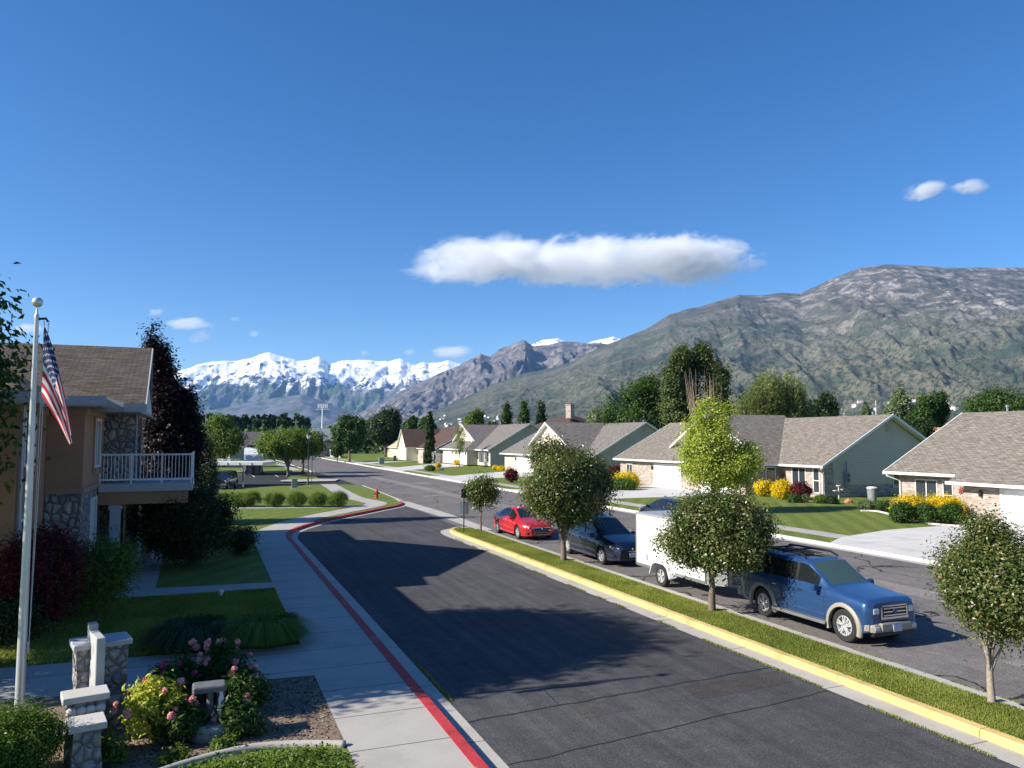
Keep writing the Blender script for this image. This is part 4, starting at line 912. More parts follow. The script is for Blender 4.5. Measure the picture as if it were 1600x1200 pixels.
    for z in (3.42,4.3): m.cbox(L((x0+x1)/2,y0,z),(x1-x0,.05,.06)); m.cbox(L(x1,(y0+y1)/2,z),(.05,y1-y0,.06))
    k=0; x=x0
    while x<=x1+.01: m.cbox(L(x,y0,3.86),(.022,.022,.88)); x+=.115
    y=y0
    while y<=y1: m.cbox(L(x1,y,3.86),(.022,.022,.88)); y+=.115
    for x in (x0,x0+.98,x0+1.97,x1): m.cbox(L(x,y0,3.82),(.055,.055,1.08))
    m.cbox(L(x1,y1,3.82),(.055,.055,1.08)); m.build('railing',WHITE,bal,uv=False)
    m=MB(); bx(m,(-3.48,30.42,2.55),(-.6,30.8,2.99)); bx(m,(-.9,30.8,2.55),(-.6,34.4,2.99)); m.build('beam',STUC,h)
    for (x,y) in ((-2.95,30.62),(-2.1,33.6),(-.75,33.9)):
        m=MB(); m.rbox(L(x,y,1.3),(.34,.34,2.5),.02); m.rbox(L(x,y,2.45),(.44,.44,.12),.02); m.rbox(L(x,y,.15),(.44,.44,.2),.02); m.build('column',BLUEW,h,uv=False)
    m=MB(); bx(m,(-3.3,33.0,.0),(-2.9,34.3,2.5)); m.build('entrance_door',simple('door_brown',(.10,.05,.03),.5),h)
    return h
big_building()
# ---------------- trees and plants -----------------
LEAF_LINDEN=leafmat('leaf_median',[(0,(.032,.065,.012)),(.40,(.060,.10,.018)),(.62,(.12,.15,.035)),(.82,(.25,.24,.085)),(.95,(.34,.19,.09))],.3,.38,.5)
LEAF_GREEN=leafmat('leaf_green',[(0,(.020,.055,.010)),(.5,(.045,.095,.015)),(1,(.085,.15,.025))],.3)
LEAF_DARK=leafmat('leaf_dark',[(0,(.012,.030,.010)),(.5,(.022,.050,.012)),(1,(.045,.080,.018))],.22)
LEAF_LIGHT=leafmat('leaf_light',[(0,(.06,.11,.015)),(.5,(.11,.175,.028)),(1,(.18,.25,.05))],.4)
LEAF_YELLOW=leafmat('leaf_yellow',[(0,(.13,.21,.03)),(.45,(.28,.36,.05)),(.75,(.46,.48,.08)),(.93,(.66,.66,.36))],.4)
LEAF_WILLOW=leafmat('leaf_willow',[(0,(.09,.12,.035)),(.5,(.16,.20,.06)),(1,(.26,.29,.10))],.35)
LEAF_GREY=leafmat('leaf_greygreen',[(0,(.08,.12,.05)),(.5,(.14,.19,.08)),(1,(.24,.29,.16))],.3)
LEAF_PURPLE=leafmat('leaf_purple',[(0,(.008,.005,.008)),(.6,(.018,.008,.012)),(.9,(.036,.013,.016)),(1,(.02,.02,.010))],.2)
LEAF_RED=leafmat('leaf_red',[(0,(.04,.008,.012)),(.6,(.11,.014,.02)),(1,(.26,.03,.03))],.35)
LEAF_FLOWERY=leafmat('leaf_gold',[(0,(.45,.33,.005)),(.5,(.68,.52,.01)),(1,(.78,.62,.03))],.35,.6)
LEAF_CONIFER=leafmat('needles',[(0,(.010,.028,.012)),(.6,(.022,.048,.018)),(1,(.04,.075,.025))],.12)
LEAF_BOX=leafmat('leaf_box',[(0,(.05,.105,.012)),(.5,(.095,.165,.018)),(1,(.15,.23,.03))],.3)
PINK=leafmat('petal_pink',[(0,(.62,.16,.26)),(.5,(.80,.36,.42)),(1,(.9,.66,.62))],.35,.6); MAG=leafmat('petal_magenta',[(0,(.45,.04,.16)),(1,(.75,.16,.32))],.35,.6)
def tree(name,label,cat,x,y,h,trunk_h,r0,blobs,nc,per,cr,size,mat,seed=1,bark=BARK,group=None,z=.1,nb=12,bend=.04,**kw):
    t=thing(name,label,cat,(x,y,z),0,group)
    c,cl=crown('crown',blobs,nc,per,cr,size,mat,t,seed,**kw)
    order=np.argsort(-cl[:,2]); tg=cl[np.linspace(0,len(cl)-1,nb).astype(int)]*np.array([.75,.75,.92])
    trunkmesh('trunk',trunk_h,r0,r0*.55,tg,bark,t,seed,bend,nb)
    return t
def blobset(cx,cy,cz,rx,ry,rz,n,seed,jit=.35):
    rg=random.Random(seed); out=[((cx,cy,cz),(rx*.72,ry*.72,rz*.78))]
    for k in range(n):
        a=rg.uniform(0,2*math.pi); e=rg.uniform(-.75,.95); f=rg.uniform(.35,.62)
        q=math.sqrt(1-e*e); out.append(((cx+rx*f*q*math.cos(a),cy+ry*f*q*math.sin(a),cz+rz*f*e),(rx*rg.uniform(.33,.48),ry*rg.uniform(.33,.48),rz*rg.uniform(.3,.46))))
    return out
# four street trees on the grass median
MG='round trees planted along the grass median'
tree('street_tree','smallest round tree on the median next to the red sedan','tree',13.2,37.7,2.7,1.35,.055,blobset(0,.0,1.98,1.08,1.08,.8,8,3),190,55,.42,.11,LEAF_LINDEN,3,BARK,MG,.13,surf=.2)
tree('street_tree','largest round tree on the median, standing between the red sedan and the dark van','tree',13.05,27.5,4.5,1.5,.13,blobset(.12,-.1,2.75,2.08,2.05,1.62,14,5)+[((-.45,.3,4.25),(.55,.5,.5)),((-.8,.6,4.0),(.3,.3,.5))],1150,80,.46,.102,LEAF_LINDEN,5,BARK,MG,.13,surf=.45)
tree('street_tree','round tree on the median beside the hitch of the white trailer','tree',13.05,18.0,3.8,1.3,.115,blobset(.16,-.22,2.22,1.5,1.55,1.2,14,8)+[((.1,-.7,1.75),(.9,.8,.5)),((-.5,.4,1.8),(.8,.9,.5)),((.7,.2,1.75),(.8,.9,.5))],1050,82,.36,.084,LEAF_LINDEN,8,BARK,MG,.13,surf=.45)
tree('street_tree','round tree on the median at the right edge of the photo','tree',13.22,10.0,3.2,1.1,.075,blobset(.27,-.1,2.0,1.22,1.2,1.0,12,12)+[((.3,.1,2.95),(.35,.35,.25))],1050,84,.31,.066,LEAF_LINDEN,12,BARKL,MG,.13,surf=.45)
# bright yellow green tree
q=P(1113,800,.12); tree('tree','bright yellow green tree with pale seed clusters on the lawn across the street','tree',q.x,q.y,7.2,1.3,.16,
  [((0,0,3.3),(2.1,2.1,1.7)),((-.2,0,4.8),(1.7,1.7,1.5)),((.0,0,6.1),(1.15,1.15,1.2)),((.9,-.8,2.6),(1.5,1.3,1.1)),((-1.0,.3,3.4),(1.0,1.0,1.2)),((1.6,-1.4,3.3),(.9,.9,.8)),((2.0,-1.0,3.7),(.7,.8,.8))],560,55,.55,.17,LEAF_YELLOW,21,BARK,surf=.35)
# left edge tree, its crown mostly outside the frame, casts the broad shade on the road
tree('tree','dark leafy tree cut by the left edge of the photo above the building roof','tree',-8.1,19.2,11.5,3.2,.28,[((0,-.1,5.9),(3.5,3.5,2.6)),((-.3,-.1,7.6),(2.9,3.6,2.2)),((-.7,-.1,9.4),(2.2,3.2,1.8)),((-.9,-.2,10.4),(1.6,2.2,1.1)),((3.3,.2,6.2),(.8,1.0,1.0)),((2.5,1.5,7.6),(.9,.9,.9)),((3.1,.3,4.6),(.7,.8,.8)),((-2.4,.3,6.8),(1.8,2,2)),((.6,-2.8,6.5),(1.5,1.3,1.8))],1900,60,.75,.19,LEAF_GREEN,31,BARK,surf=.25)
# purple plum tree
x,y=PD(263,700,43).x,PD(263,700,43).y
t=tree('plum_tree','tall dark purple leaved conical tree behind the building','tree',x,y,11,1.2,.25,[((0,0,2.6),(1.5,1.5,2.0)),((.1,0,4.4),(1.4,1.4,1.9)),((-.1,0,6.4),(1.2,1.2,1.9)),((-.55,.2,8.3),(.85,.85,1.5)),((-.75,.3,9.6),(.6,.6,.9)),((-.85,.3,10.5),(.32,.32,.7)),((.7,0,6.2),(.8,.9,1.4)),((1.1,-.2,4.6),(.8,.9,1.5))],900,60,.5,.19,LEAF_PURPLE,41,BARK,up=.9,surf=.3)
# columnar arborvitae and conical shrub next to it
def column(name,label,cat,x,y,h,r,mat,seed,nc=220,size=.1,z=.1,group=None,cone=.6):
    n=6; bl=[((0,0,h*(.10+.82*k/(n-1))),(r*(1-cone*(k/(n-1))**1.6),)*2+(h*.14,)) for k in range(n)]
    return tree(name,label,cat,x,y,h,h*.5,.07,bl,nc,45,r*.45,size,mat,seed,BARK,group,z,nb=2,bend=.01,up=.9,surf=.5)
q=P(323,782,.1); column('arborvitae','narrow dark green columnar evergreen beside the end of the balcony','evergreen',q.x,q.y,5.0,.85,LEAF_CONIFER,51,260,.13)
q=PD(306,745,60); column('shrub','dark evergreen shrub filling the gap between balcony end and columnar evergreen','evergreen',q.x,q.y,4.6,.75,LEAF_DARK,52,200,.15)
# shrubs round the building
def shrub(name,label,cat,x,y,rx,ry,h,mat,seed,nc=160,per=45,cr=.3,size=.09,z=.12,group=None,surf=.55,n=6,stem=True,up=.5,**kw):
    t=thing(name,label,cat,(x,y,z),0,group)
    c,cl=crown('foliage',blobset(0,0,h*.5,rx,ry,h*.52,n,seed),nc,per,cr,size,mat,t,seed,surf=surf,up=up,**kw)
    if stem:
        m=MB(); rg=random.Random(seed)
        for k in range(5):
            g=cl[rg.randrange(len(cl))]; m.tube([(rg.uniform(-.05,.05),rg.uniform(-.05,.05),-.1),(g[0]*.4,g[1]*.4,h*.3),(g[0]*.8,g[1]*.8,g[2]*.85)],[.03,.022,.01],5,cap=False)
        m.build('stem',BARK,t,smooth=180,uv=False)
    return t
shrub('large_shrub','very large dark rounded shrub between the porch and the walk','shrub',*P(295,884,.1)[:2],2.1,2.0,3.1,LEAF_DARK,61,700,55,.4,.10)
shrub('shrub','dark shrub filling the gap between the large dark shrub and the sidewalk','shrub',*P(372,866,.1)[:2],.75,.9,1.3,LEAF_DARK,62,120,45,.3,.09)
shrub('shrub','dark green shrub with yellowish tips by the porch column','shrub',*P(150,960,.1)[:2],1.15,1.3,2.1,LEAF_BOX,63,300,45,.35,.08)
shrub('barberry_shrub','tall red leaved shrub behind the flagpole in front of the building','shrub',-3.75,22.0,1.35,1.5,2.65,LEAF_RED,64,420,50,.3,.075)
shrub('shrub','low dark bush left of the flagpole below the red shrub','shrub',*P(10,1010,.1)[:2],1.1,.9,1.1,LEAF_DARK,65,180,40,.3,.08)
shrub('hedge','clipped bright green hedge in the bottom left corner','hedge',-2.55,12.55,1.0,.95,1.12,LEAF_BOX,66,700,60,.18,.045,surf=.8,up=.9)
# ornamental grass clump by the walk
def grassclump(label,x,y,r,h,seed,mat=LEAF_DARK,n=5200,name='ornamental_grass'):
    t=thing(name,label,'plant',(x,y,.12)); rg=np.random.default_rng(seed); a=rg.uniform(0,2*np.pi,n); rr=rg.uniform(0,.55,n)*r
    base=np.stack([rr*np.cos(a),rr*np.sin(a),np.zeros(n)],1); out=np.stack([np.cos(a),np.sin(a),np.zeros(n)],1); L=rg.uniform(.35,1,n)[:,None]
    mid=base+out*r*.45*L+np.array([0,0,1])*h*.95*L; tip=base+out*r*1.05*L+np.array([0,0,1])*h*.45*L; s=np.stack([-np.sin(a),np.cos(a),np.zeros(n)],1)*.009
    V=np.stack([base-s,base+s,mid+s,mid-s,tip],1).reshape(-1,3); i=np.arange(n)*5
    F=np.concatenate([np.stack([i,i+1,i+2,i+3],1),np.stack([i+3,i+2,i+4,i+4],1)],0)
    Vq=np.stack([base-s,base+s,mid+s,mid-s, mid-s,mid+s,tip+s*.2,tip-s*.2],1).reshape(-1,3); F=np.arange(len(Vq)).reshape(-1,4)
    npmesh('blades',Vq,F,mat,t,np.repeat(rg.uniform(0,1,n),8)); return t
grassclump('dark arching grass clump spilling over the sidewalk edge',1.35,19.0,.85,.65,71,LEAF_BOX)
grassclump('arching grass clump further from the sidewalk, left of the other grass clump',-.2,19.3,.9,.6,72,LEAF_DARK)
# the seven clipped round bushes
bx_=[(352,790,1.0),(389,793,1.18),(427,793,1.18),(461,793,1.22),(494,793,1.2),(527,793,1.25),(371,793,1.05)]
lab=['first clipped round bush from the left in the row, half behind the big dark shrub','third clipped round bush from the left in the row','fourth clipped round bush from the left in the row','fifth clipped round bush from the left in the row','sixth round bush of the row, second from the sidewalk end','last round bush of the row, nearest the sidewalk','second clipped round bush from the left in the row']
for k,(px,py,s) in enumerate(bx_):
    q=P(px,py,.12)+Vector((.15,.55,0)); o=shrub('round_bush',lab[k],'bush',q.x,q.y,.74*s,.74*s,.88*s,LEAF_BOX,80+k,210,60,.2,.055,surf=.85,group='clipped round bushes in a row',up=.7)
# flowering bushes across the street
def golden(label,px,py,w,h,seed,mat=LEAF_FLOWERY,d=None,group=None,flat=False):
    q=P(px,py,.12); depth=q.x*CV[1]+q.y*CU[1]; rx=w/2/F*depth; hh=h/F*depth
    return shrub('bush',label,'bush',q.x+.3,q.y+.3,rx,rx*.9,hh,mat,seed,max(60,int(w*5)),42,max(.16,rx*.3),.10 if depth<60 else .14,surf=.75,group=group)
golden('golden yellow clipped bush, right one of the pair by the house behind the bright tree',1222,780,36,30,101)
golden('golden yellow clipped bush, left one of the pair by the house behind the bright tree',1192,776,30,26,102)
golden('dark red bush below the window right of the golden pair',1252,781,34,26,103,LEAF_RED)
golden('low green plant in front of the dark red bush',1240,786,22,12,104,LEAF_GREEN); golden('grey leaved plant in front of the dark red bush',1257,786,12,12,105,LEAF_GREY); golden('bright green plant below the downspout',1284,787,24,12,106,LEAF_LIGHT)
golden('dark green plant at the gable corner of the house',1300,788,24,10,107,LEAF_DARK); golden('variegated plant at the end of the curved bed',1356,797,26,14,108,LEAF_GREY); golden('low green plant between the variegated plant and the yellow topped bushes',1382,800,26,14,109,LEAF_GREEN)
q=P(1388,792,.1); golden('small magenta flower clump left of the yellow topped bushes',1393,800,12,16,110,MAG)
q=P(1440,812,.1)
for k,(px,w,l) in enumerate(((1425,58,'yellow topped bush, left one by the windows of the nearest house'),(1470,70,'yellow topped bush, right one by the star of the nearest house'))):
    golden(l,px,812,w,36,120+k)
for k,(px,l) in enumerate(((1412,'green bush at the left in front of the yellow topped bushes'),(1448,'green bush in the middle in front of the yellow topped bushes'),(1485,'green bush at the driveway edge in front of the yellow topped bushes'))):
    golden(l,px,818+k,42,32,130+k,LEAF_GREEN)
golden('golden topped hedge bush beside the left garage door of the house behind the bright tree',976,763,46,24,140)
golden('green lower bush in front of the golden hedge bush',974,766,44,16,141,LEAF_BOX)
golden('dark red bush against the gable wall of the round tree house',964,748,34,20,142,LEAF_RED)
golden('round dark red bush on the lawn strip by the driveway',797,754,25,22,143,LEAF_RED)
golden('small golden bush left of the round dark red bush',781,737,14,9,144); golden('small golden bush furthest left by the garage of the round tree house',771,735,10,8,145)
golden('dark red shrub under the entrance of the house with grey cross gable',749,721,24,20,146,LEAF_RED); golden('low yellow flower bed by the house with grey cross gable',752,727,22,8,147); golden('low green bush by the entrance of the house with grey cross gable',742,727,16,7,148,LEAF_GREEN)
golden('small golden bush beside the young thin tree',712,727,12,9,149); golden('green plants at the driveway corner',669,736,20,8,150,LEAF_BOX); golden('golden plant at the driveway corner',682,733,12,11,151)
golden('wide golden bush across the driveway of the house with grey cross gable, right part',686,722,14,9,152); golden('wide golden bush across the driveway of the house with grey cross gable, left part',672,724,18,10,153)
golden('pale grey green flowering shrub beside the pinkish wall',651,714,20,20,154,LEAF_GREY); golden('dark block of clipped hedge beside the pale grey green shrub',631,714,22,18,155,LEAF_DARK)
# young thin tree
q=P(718,730,.1); tree('young_tree','thin young tree on the lawn of the house with grey cross gable','tree',q.x,q.y,7,3,.06,[((0,0,3.6),(.9,.9,1.6)),((.2,0,5.4),(.8,.8,1.6))],60,26,.5,.22,LEAF_LIGHT,160)
# trees by the parking lot
q=P(450,744,.1); tree('tree','broad bright green tree on the parking lot island','tree',q.x,q.y,6.4,2.2,.2,blobset(-.5,0,4.2,4.2,4.0,2.2,14,170)+[((2.0,0,3.9),(2.3,2.2,1.7))],520,45,.8,.28,LEAF_LIGHT,170,z=.12,surf=.35)
q=P(473,738,.1); tree('tree','darker green tree behind the lamp post','tree',q.x,q.y,6,2,.2,blobset(0,0,4.0,3.2,3.2,2.2,12,171),360,42,.8,.28,LEAF_GREEN,171,surf=.35)
q=P(350,730,.1); tree('tree','light green tree left of the parked camper','tree',q.x,q.y,8.5,2,.25,blobset(0,0,4.4,3.7,3.6,3.7,14,172)+[((-1.2,0,7.3),(1.5,1.5,1.6))],420,45,1.0,.36,LEAF_LIGHT,172,surf=.35)
# trees near the bend of the street
def bgtree(px,base,top,w,seed,mat,label,n=None,dist=None,cat='tree',name='tree',nb=12,dens=1.0,trunkpx=None,shape='round',group=None,size=None):
    if dist is None: q=P(px,base,.1); d=q.x*CV[1]+q.y*CU[1]
    else: d=dist; q=PD(px,base,d); q.z=0
    H=EYE+(HOR-top)/F*d; w_=w/F*d/2; th=H*.22; size=size or max(.18,d*.0031)
    if shape=='round': bl=blobset(0,0,(H+th*.8)/2,w_,w_,(H-th*.8)/2,14,seed)
    elif shape=='cone': bl=[((0,0,H*(.12+.8*k/5)),(w_*(1-.72*(k/5)),)*2+(H*.13,)) for k in range(6)]
    elif shape=='fan':
        rg=random.Random(seed); bl=[((0,0,H*.4),(w_*.6,w_*.6,H*.3))]+[((rg.uniform(-.75,.75)*w_,rg.uniform(-.5,.5)*w_,H*rg.uniform(.45,.86)),(w_*.26,w_*.26,H*.16)) for _ in range(14)]
    nc=int(330*dens); t=tree(name,label,cat,q.x,q.y,H,H*.45,max(.12,H*.025),bl,nc,42,w_*.22 if shape!='cone' else w_*.4,size,mat,seed,BARK,group,0.05,surf=.35)
    return t
bgtree(546,721,645,56,180,LEAF_GREEN,'dense rounded tree at the far street bend, left of the darker broad one',dens=1.4)
bgtree(602,714,637,62,181,LEAF_DARK,'dark broad tree at the far side of the street bend',dens=1.5)
bgtree(527,722,690,22,182,LEAF_GREEN,'small thin tree just left of the dense rounded tree',dens=.5)
bgtree(672,712,648,16,183,LEAF_DARK,'tall narrow cypress in front of the brown roof',shape='cone',dist=150,cat='evergreen',name='cypress')
for k,(px,top,w,mat,l) in enumerate(((741,634,42,LEAF_LIGHT,'bright green tree behind the ridge of the house with grey cross gable'),(642,648,26,LEAF_GREEN,'mid green tree right of the dark broad tree'),(671,647,34,LEAF_GREEN,'loose green tree behind the brown roof'),(716,664,22,LEAF_YELLOW,'yellow green treetop left of the grey cross gable'),(770,655,30,LEAF_GREEN,'low green trees behind the ridge between bright tree and first cone'),
      (935,632,50,LEAF_GREY,'pale green loose tree right of the chimney roof'),(955,640,44,LEAF_GREEN,'mid green tree right of the pale loose tree'))):
    bgtree(px,690,top,w,190+k,mat,l,dist=[165,230,215,175,200,135,128][k],dens=.9)
for k,(px,top) in enumerate(((792,634),(819,630),(846,632))):
    bgtree(px,690,top,24,200+k,(LEAF_GREEN,LEAF_GREEN,LEAF_CONIFER)[k],('left one of three dark cone trees behind the roofs','middle one of three dark cone trees behind the roofs','right one of three dark cone trees behind the roofs, nearest the chimney')[k],dist=180,shape='cone',dens=1.1,group='cone trees behind the roofs',cat='evergreen',name='cone_tree')
bgtree(995,690,588,110,210,LEAF_GREEN,'large spreading dark green tree behind the roof ridges, left of the poplar',dist=112,dens=2.0,shape='fan')
bgtree(1025,690,640,70,211,LEAF_DARK,'dark lower tree between the spreading dark tree and the poplar',dist=108,dens=1.2)
# poplar with bare brown branches in its middle
d=105; q=PD(1087,690,d); H=EYE+(HOR-529)/F*d
t=tree('poplar_tree','tall poplar with bare brown branches showing in its middle','tree',q.x,q.y,H,H*.4,.4,[((-2.9,.9,H*.42),(1.9,1.9,H*.2)),((-3.2,.9,H*.68),(1.5,1.5,H*.17)),((-1.7,.6,H*.84),(1.2,1.3,H*.10)),((-.2,1.2,H*.60),(1.6,1.2,H*.3)),((1.4,.3,H*.86),(1.5,1.4,H*.12)),((3.0,-1.0,H*.64),(1.7,1.7,H*.2)),((2.9,-1.0,H*.44),(1.8,1.8,H*.18)),((.6,1.6,H*.3),(3,2.4,H*.2))],1000,48,.75,.33,leafmat('leaf_poplar',[(0,(.04,.065,.018)),(.5,(.075,.115,.03)),(1,(.14,.18,.06))],.25),220,BARKL,nb=8,up=.6,surf=.3)
m=MB(); rg=random.Random(9)
for k in range(80):
    a=rg.uniform(-1.7,1.7); b=rg.uniform(-2.4,-.8); h=rg.uniform(.55,.92)*H*.84; m.tube([(a*.3,b*.3,1.5),(a*.9-.0,b-.3,h*.45),(a*1.5,b-.5,h*.75),(a*1.7+rg.uniform(-.3,.3),b-.4,h)],[.045,.04,.028,.010],4,cap=False)
m.build('bare_branch',simple('bare_wood',(.36,.27,.20),.9,0,.2,5),t,smooth=180,uv=False)
# willow
d=98; q=PD(1212,690,d); H=EYE+(HOR-568)/F*d
bl=[((-3.6,0,H*.60),(2.6,2.4,H*.24)),((-1.2,0,H*.76),(2.4,2.3,H*.2)),((1.6,0,H*.72),(2.6,2.4,H*.24)),((3.6,0,H*.52),(2.2,2.2,H*.26)),((0,0,H*.42),(4.6,3,H*.26)),((-5.0,0,H*.4),(1.3,1.3,H*.24))]
tree('willow_tree','big weeping willow behind the tan ranch house','tree',q.x,q.y,H,H*.4,.45,bl,1000,50,.42,.50,LEAF_WILLOW,230,BARK,asp=.16,droop=2.4,up=-.1,surf=.4,flat=1.8,rmix=(.75,.25))
bgtree(1285,690,612,60,231,LEAF_DARK,'dark tree at the right foot of the willow',dist=106,dens=1.1)
bgtree(1410,690,606,78,232,LEAF_GREY,'loose light green tree beside the wooden utility pole',dist=130,dens=1.4,shape='fan'); bgtree(1450,690,604,70,233,LEAF_GREEN,'loose green tree above the gap between the two nearest houses',dist=125,dens=1.4,shape='fan')
bgtree(1430,690,650,70,234,LEAF_DARK,'dark low trees right above the gable of the tan house',dist=110,dens=1)
bgtree(1568,690,600,125,235,LEAF_GREEN,'wide domed green tree above the roof at the right edge',dist=120,dens=2.4); bgtree(1352,690,622,22,236,LEAF_GREY,'faint slim tree left of the wooden utility pole',dist=170,dens=.4)
bgtree(330,700,672,50,239,LEAF_GREEN,'mid green tree in front of the conifer row',dist=160,dens=.8); bgtree(588,700,655,60,240,LEAF_GREEN,'mid green tree between the two trees at the street bend',dist=260,dens=.8)
# far wood: row of dark conifers and a belt of distant trees
def farwood(label,px0,px1,d0,d1,n,h0,h1,mat,seed,cone=True,size=.9):
    rg=np.random.default_rng(seed); Vs=[];Rn=[]
    for k in range(n):
        px=rg.uniform(px0,px1); d=rg.uniform(d0,d1); c=PD(px,HOR,d); h=rg.uniform(h0,h1); m_=36
        z=rg.uniform(0,1,m_)**.8; r=(h*.17*(1-z)+.15) if cone else h*.42*np.sqrt(np.clip(1-(2*z-1)**2,0.05,1)); a=rg.uniform(0,2*np.pi,m_)
        C=np.stack([c.x+r*np.cos(a),c.y+r*np.sin(a),z*h],1); Nr=np.stack([np.cos(a),np.sin(a),np.full(m_,.4)],1)+rg.normal(size=(m_,3))*.3
        Vs.append(leaves(C,Nr,size*h*.10*(1.3 if cone else 2.0),.8,rg)); Rn.append(np.repeat(rg.uniform(0,1,m_)*.6+rg.uniform(0,.4),4))
    V=np.concatenate(Vs); o=npmesh('distant_wood',V,np.arange(len(V)).reshape(-1,4),mat,None,np.concatenate(Rn)); o['kind']='stuff'; o['label']=label; return o
farwood('row of dark pointed conifers below the snowy mountains',300,484,330,380,260,13,15.5,LEAF_CONIFER,1,True,1.2)
farwood('belt of green trees on the valley floor',-100,1750,420,800,900,7,12,LEAF_GREEN,2,False,1.1)
farwood('belt of trees between the gardens',560,1000,240,330,160,6,9,LEAF_GREEN,3,False,.9); farwood('belt of trees behind the parking lot',300,560,250,320,90,6,9,LEAF_GREEN,4,False,.9)
farwood('trees behind the nearest houses',1250,1720,210,330,150,7,10,LEAF_DARK,6,False,.9)
# ---------------- peonies and flower bed -----------------
def peony(label,x,y,r,h,seed,leafm,petal,nf,group='peony plants in the flower bed',size=.11):
    t=shrub('peony_plant',label,'plant',x,y,r,r,h,leafm,seed,90,34,.16,size,.12,group,surf=.35,n=5,asp=.3,up=.6)
    t.children[0].name='foliage'; rg=random.Random(seed)
    for k in range(nf):
        a=rg.uniform(0,2*math.pi); q=rg.uniform(.3,1.05)*r; z=h*(1.05-.45*(q/r)**2)+rg.uniform(-.03,.06); rr=rg.uniform(.035,.06)
        nn=70; g=np.random.default_rng(seed*50+k); d=g.normal(size=(nn,3)); d/=np.linalg.norm(d,axis=1,keepdims=True); C=d*rr*g.uniform(.5,1,nn)[:,None]+np.array([q*math.cos(a),q*math.sin(a),z])
        V=leaves(C,d+g.normal(size=(nn,3))*.3,rr*1.1,.9,g); npmesh('blossom',V,np.arange(len(V)).reshape(-1,4),petal,t,np.repeat(g.uniform(0,1,nn),4))
    return t
LEAF_PEONY=leafmat('leaf_peony',[(0,(.18,.24,.03)),(.5,(.42,.46,.05)),(1,(.66,.62,.11))],.35)
q=P(232,1160,.12); peony('yellowish leaved peony with pale pink blossoms, sunlit, left in the bed',q.x+.1,q.y,.60,.95,301,LEAF_PEONY,PINK,12)
for k,(px,py,r,h,pt,n,l) in enumerate(((265,1085,.5,.85,MAG,7,'dark leaved peony with magenta blossoms behind the sunlit one'),(300,1065,.55,.95,PINK,8,'dark leaved peony in the middle of the bed with pink blossoms'),(345,1060,.6,1.0,PINK,9,'tall peony with pink blossoms right of the middle'),(385,1085,.45,.75,PINK,8,'peony with pink blossoms at the right end of the bed'),(285,1130,.4,.6,PINK,4,'low dark peony beside the round stone base'),(372,1120,.35,.55,PINK,4,'small peony right of the round stone base'))):
    q=P(px,py+30,.12); peony(l,q.x,q.y,r,h,310+k,LEAF_GREEN,pt,n)
for k,(px,py,r,h,l) in enumerate(((155,1190,.28,.5,'grey green leafy weed at the foot of the stone pillars'),(180,1195,.25,.4,'small leafy plant at the bottom edge near the pillars'),(345,1172,.2,.18,'low weed tuft on the dirt near the mow kerb'),(270,1192,.22,.16,'weed tuft beside the mow kerb'),(400,1145,.2,.14,'weed tuft in the dirt right of the stone base'))):
    q=P(px,py,.12); shrub('weed',l,'plant',q.x,q.y,r,r,h,LEAF_LIGHT,330+k,24,18,.12,.07,.12,surf=.2,n=3,stem=False)
# low ground cover along the bottom
g=np.random.default_rng(77); n=7000; C=np.stack([g.uniform(-.9,2.0,n),g.uniform(10.6,12.5,n),g.uniform(.13,.30,n)],1); C=C[(C[:,1]<12.35-.25*(C[:,0]-.8)**2)]
V=leaves(C,g.normal(size=C.shape)*.6+np.array([0,0,1.]),.06,.5,g); o=npmesh('ground_cover',V,np.arange(len(V)).reshape(-1,4),LEAF_BOX,None,np.repeat(g.uniform(0,1,len(C)),4)); tag(o,'low leafy ground cover inside the curved mow kerb','ground cover',kind='stuff')
# pebbles and debris on the dirt bed
g=np.random.default_rng(78); n=2600; m_V=[]; C=np.stack([g.uniform(-1.2,2.1,n),g.uniform(12.6,16,n),np.full(n,.135)],1); V=leaves(C,g.normal(size=(n,3))*.5+np.array([0,0,1.]),.05,.7,g)
o=npmesh('wood_chips',V,np.arange(len(V)).reshape(-1,4),leafmat('chips',[(0,(.10,.07,.05)),(1,(.30,.23,.17))],.0,.9),None,np.repeat(g.uniform(0,1,n),4)); tag(o,'bark chips scattered over the dirt bed','mulch',kind='stuff')
# ---------------- grass blades -----------------
def blades(label,pts,hgt,mat,seed,w=.012):
    g=np.random.default_rng(seed); n=len(pts); a=g.uniform(0,2*np.pi,n); lean=g.normal(size=(n,2))*.35; h=hgt*g.uniform(.5,1.15,n)
    s=np.stack([np.cos(a)*w,np.sin(a)*w,np.zeros(n)],1); tip=pts+np.stack([lean[:,0]*h,lean[:,1]*h,h],1)
    V=np.stack([pts-s,pts+s,tip+s*.25,tip-s*.25],1).reshape(-1,3)
    pr=vnoise(pts[:,0]*1.3,pts[:,1]*1.3,None,seed)*.25+.4
    o=npmesh('grass',V,np.arange(len(V)).reshape(-1,4),mat,None,np.repeat(np.clip(pr+g.uniform(-.3,.3,n),0,1),4)); tag(o,label,'grass',kind='stuff'); return o
GB=leafmat('grass_blade',[(0,(.13,.165,.028)),(.4,(.22,.255,.05)),(.75,(.31,.33,.08)),(1,(.42,.38,.16))],.35,.5,.25)
def medpts(n,seed):
    g=np.random.default_rng(seed); y=5+34.3*g.uniform(0,1,n)**1.35; x=g.uniform(12.0,13.36,n); k=(y<38.6)|(np.abs(x-12.7)<.5); return np.stack([x[k],y[k],np.full(k.sum(),.125)],1)
blades('mown grass on the median strip between the two roads',medpts(190000,5),.038,GB,5,.009)
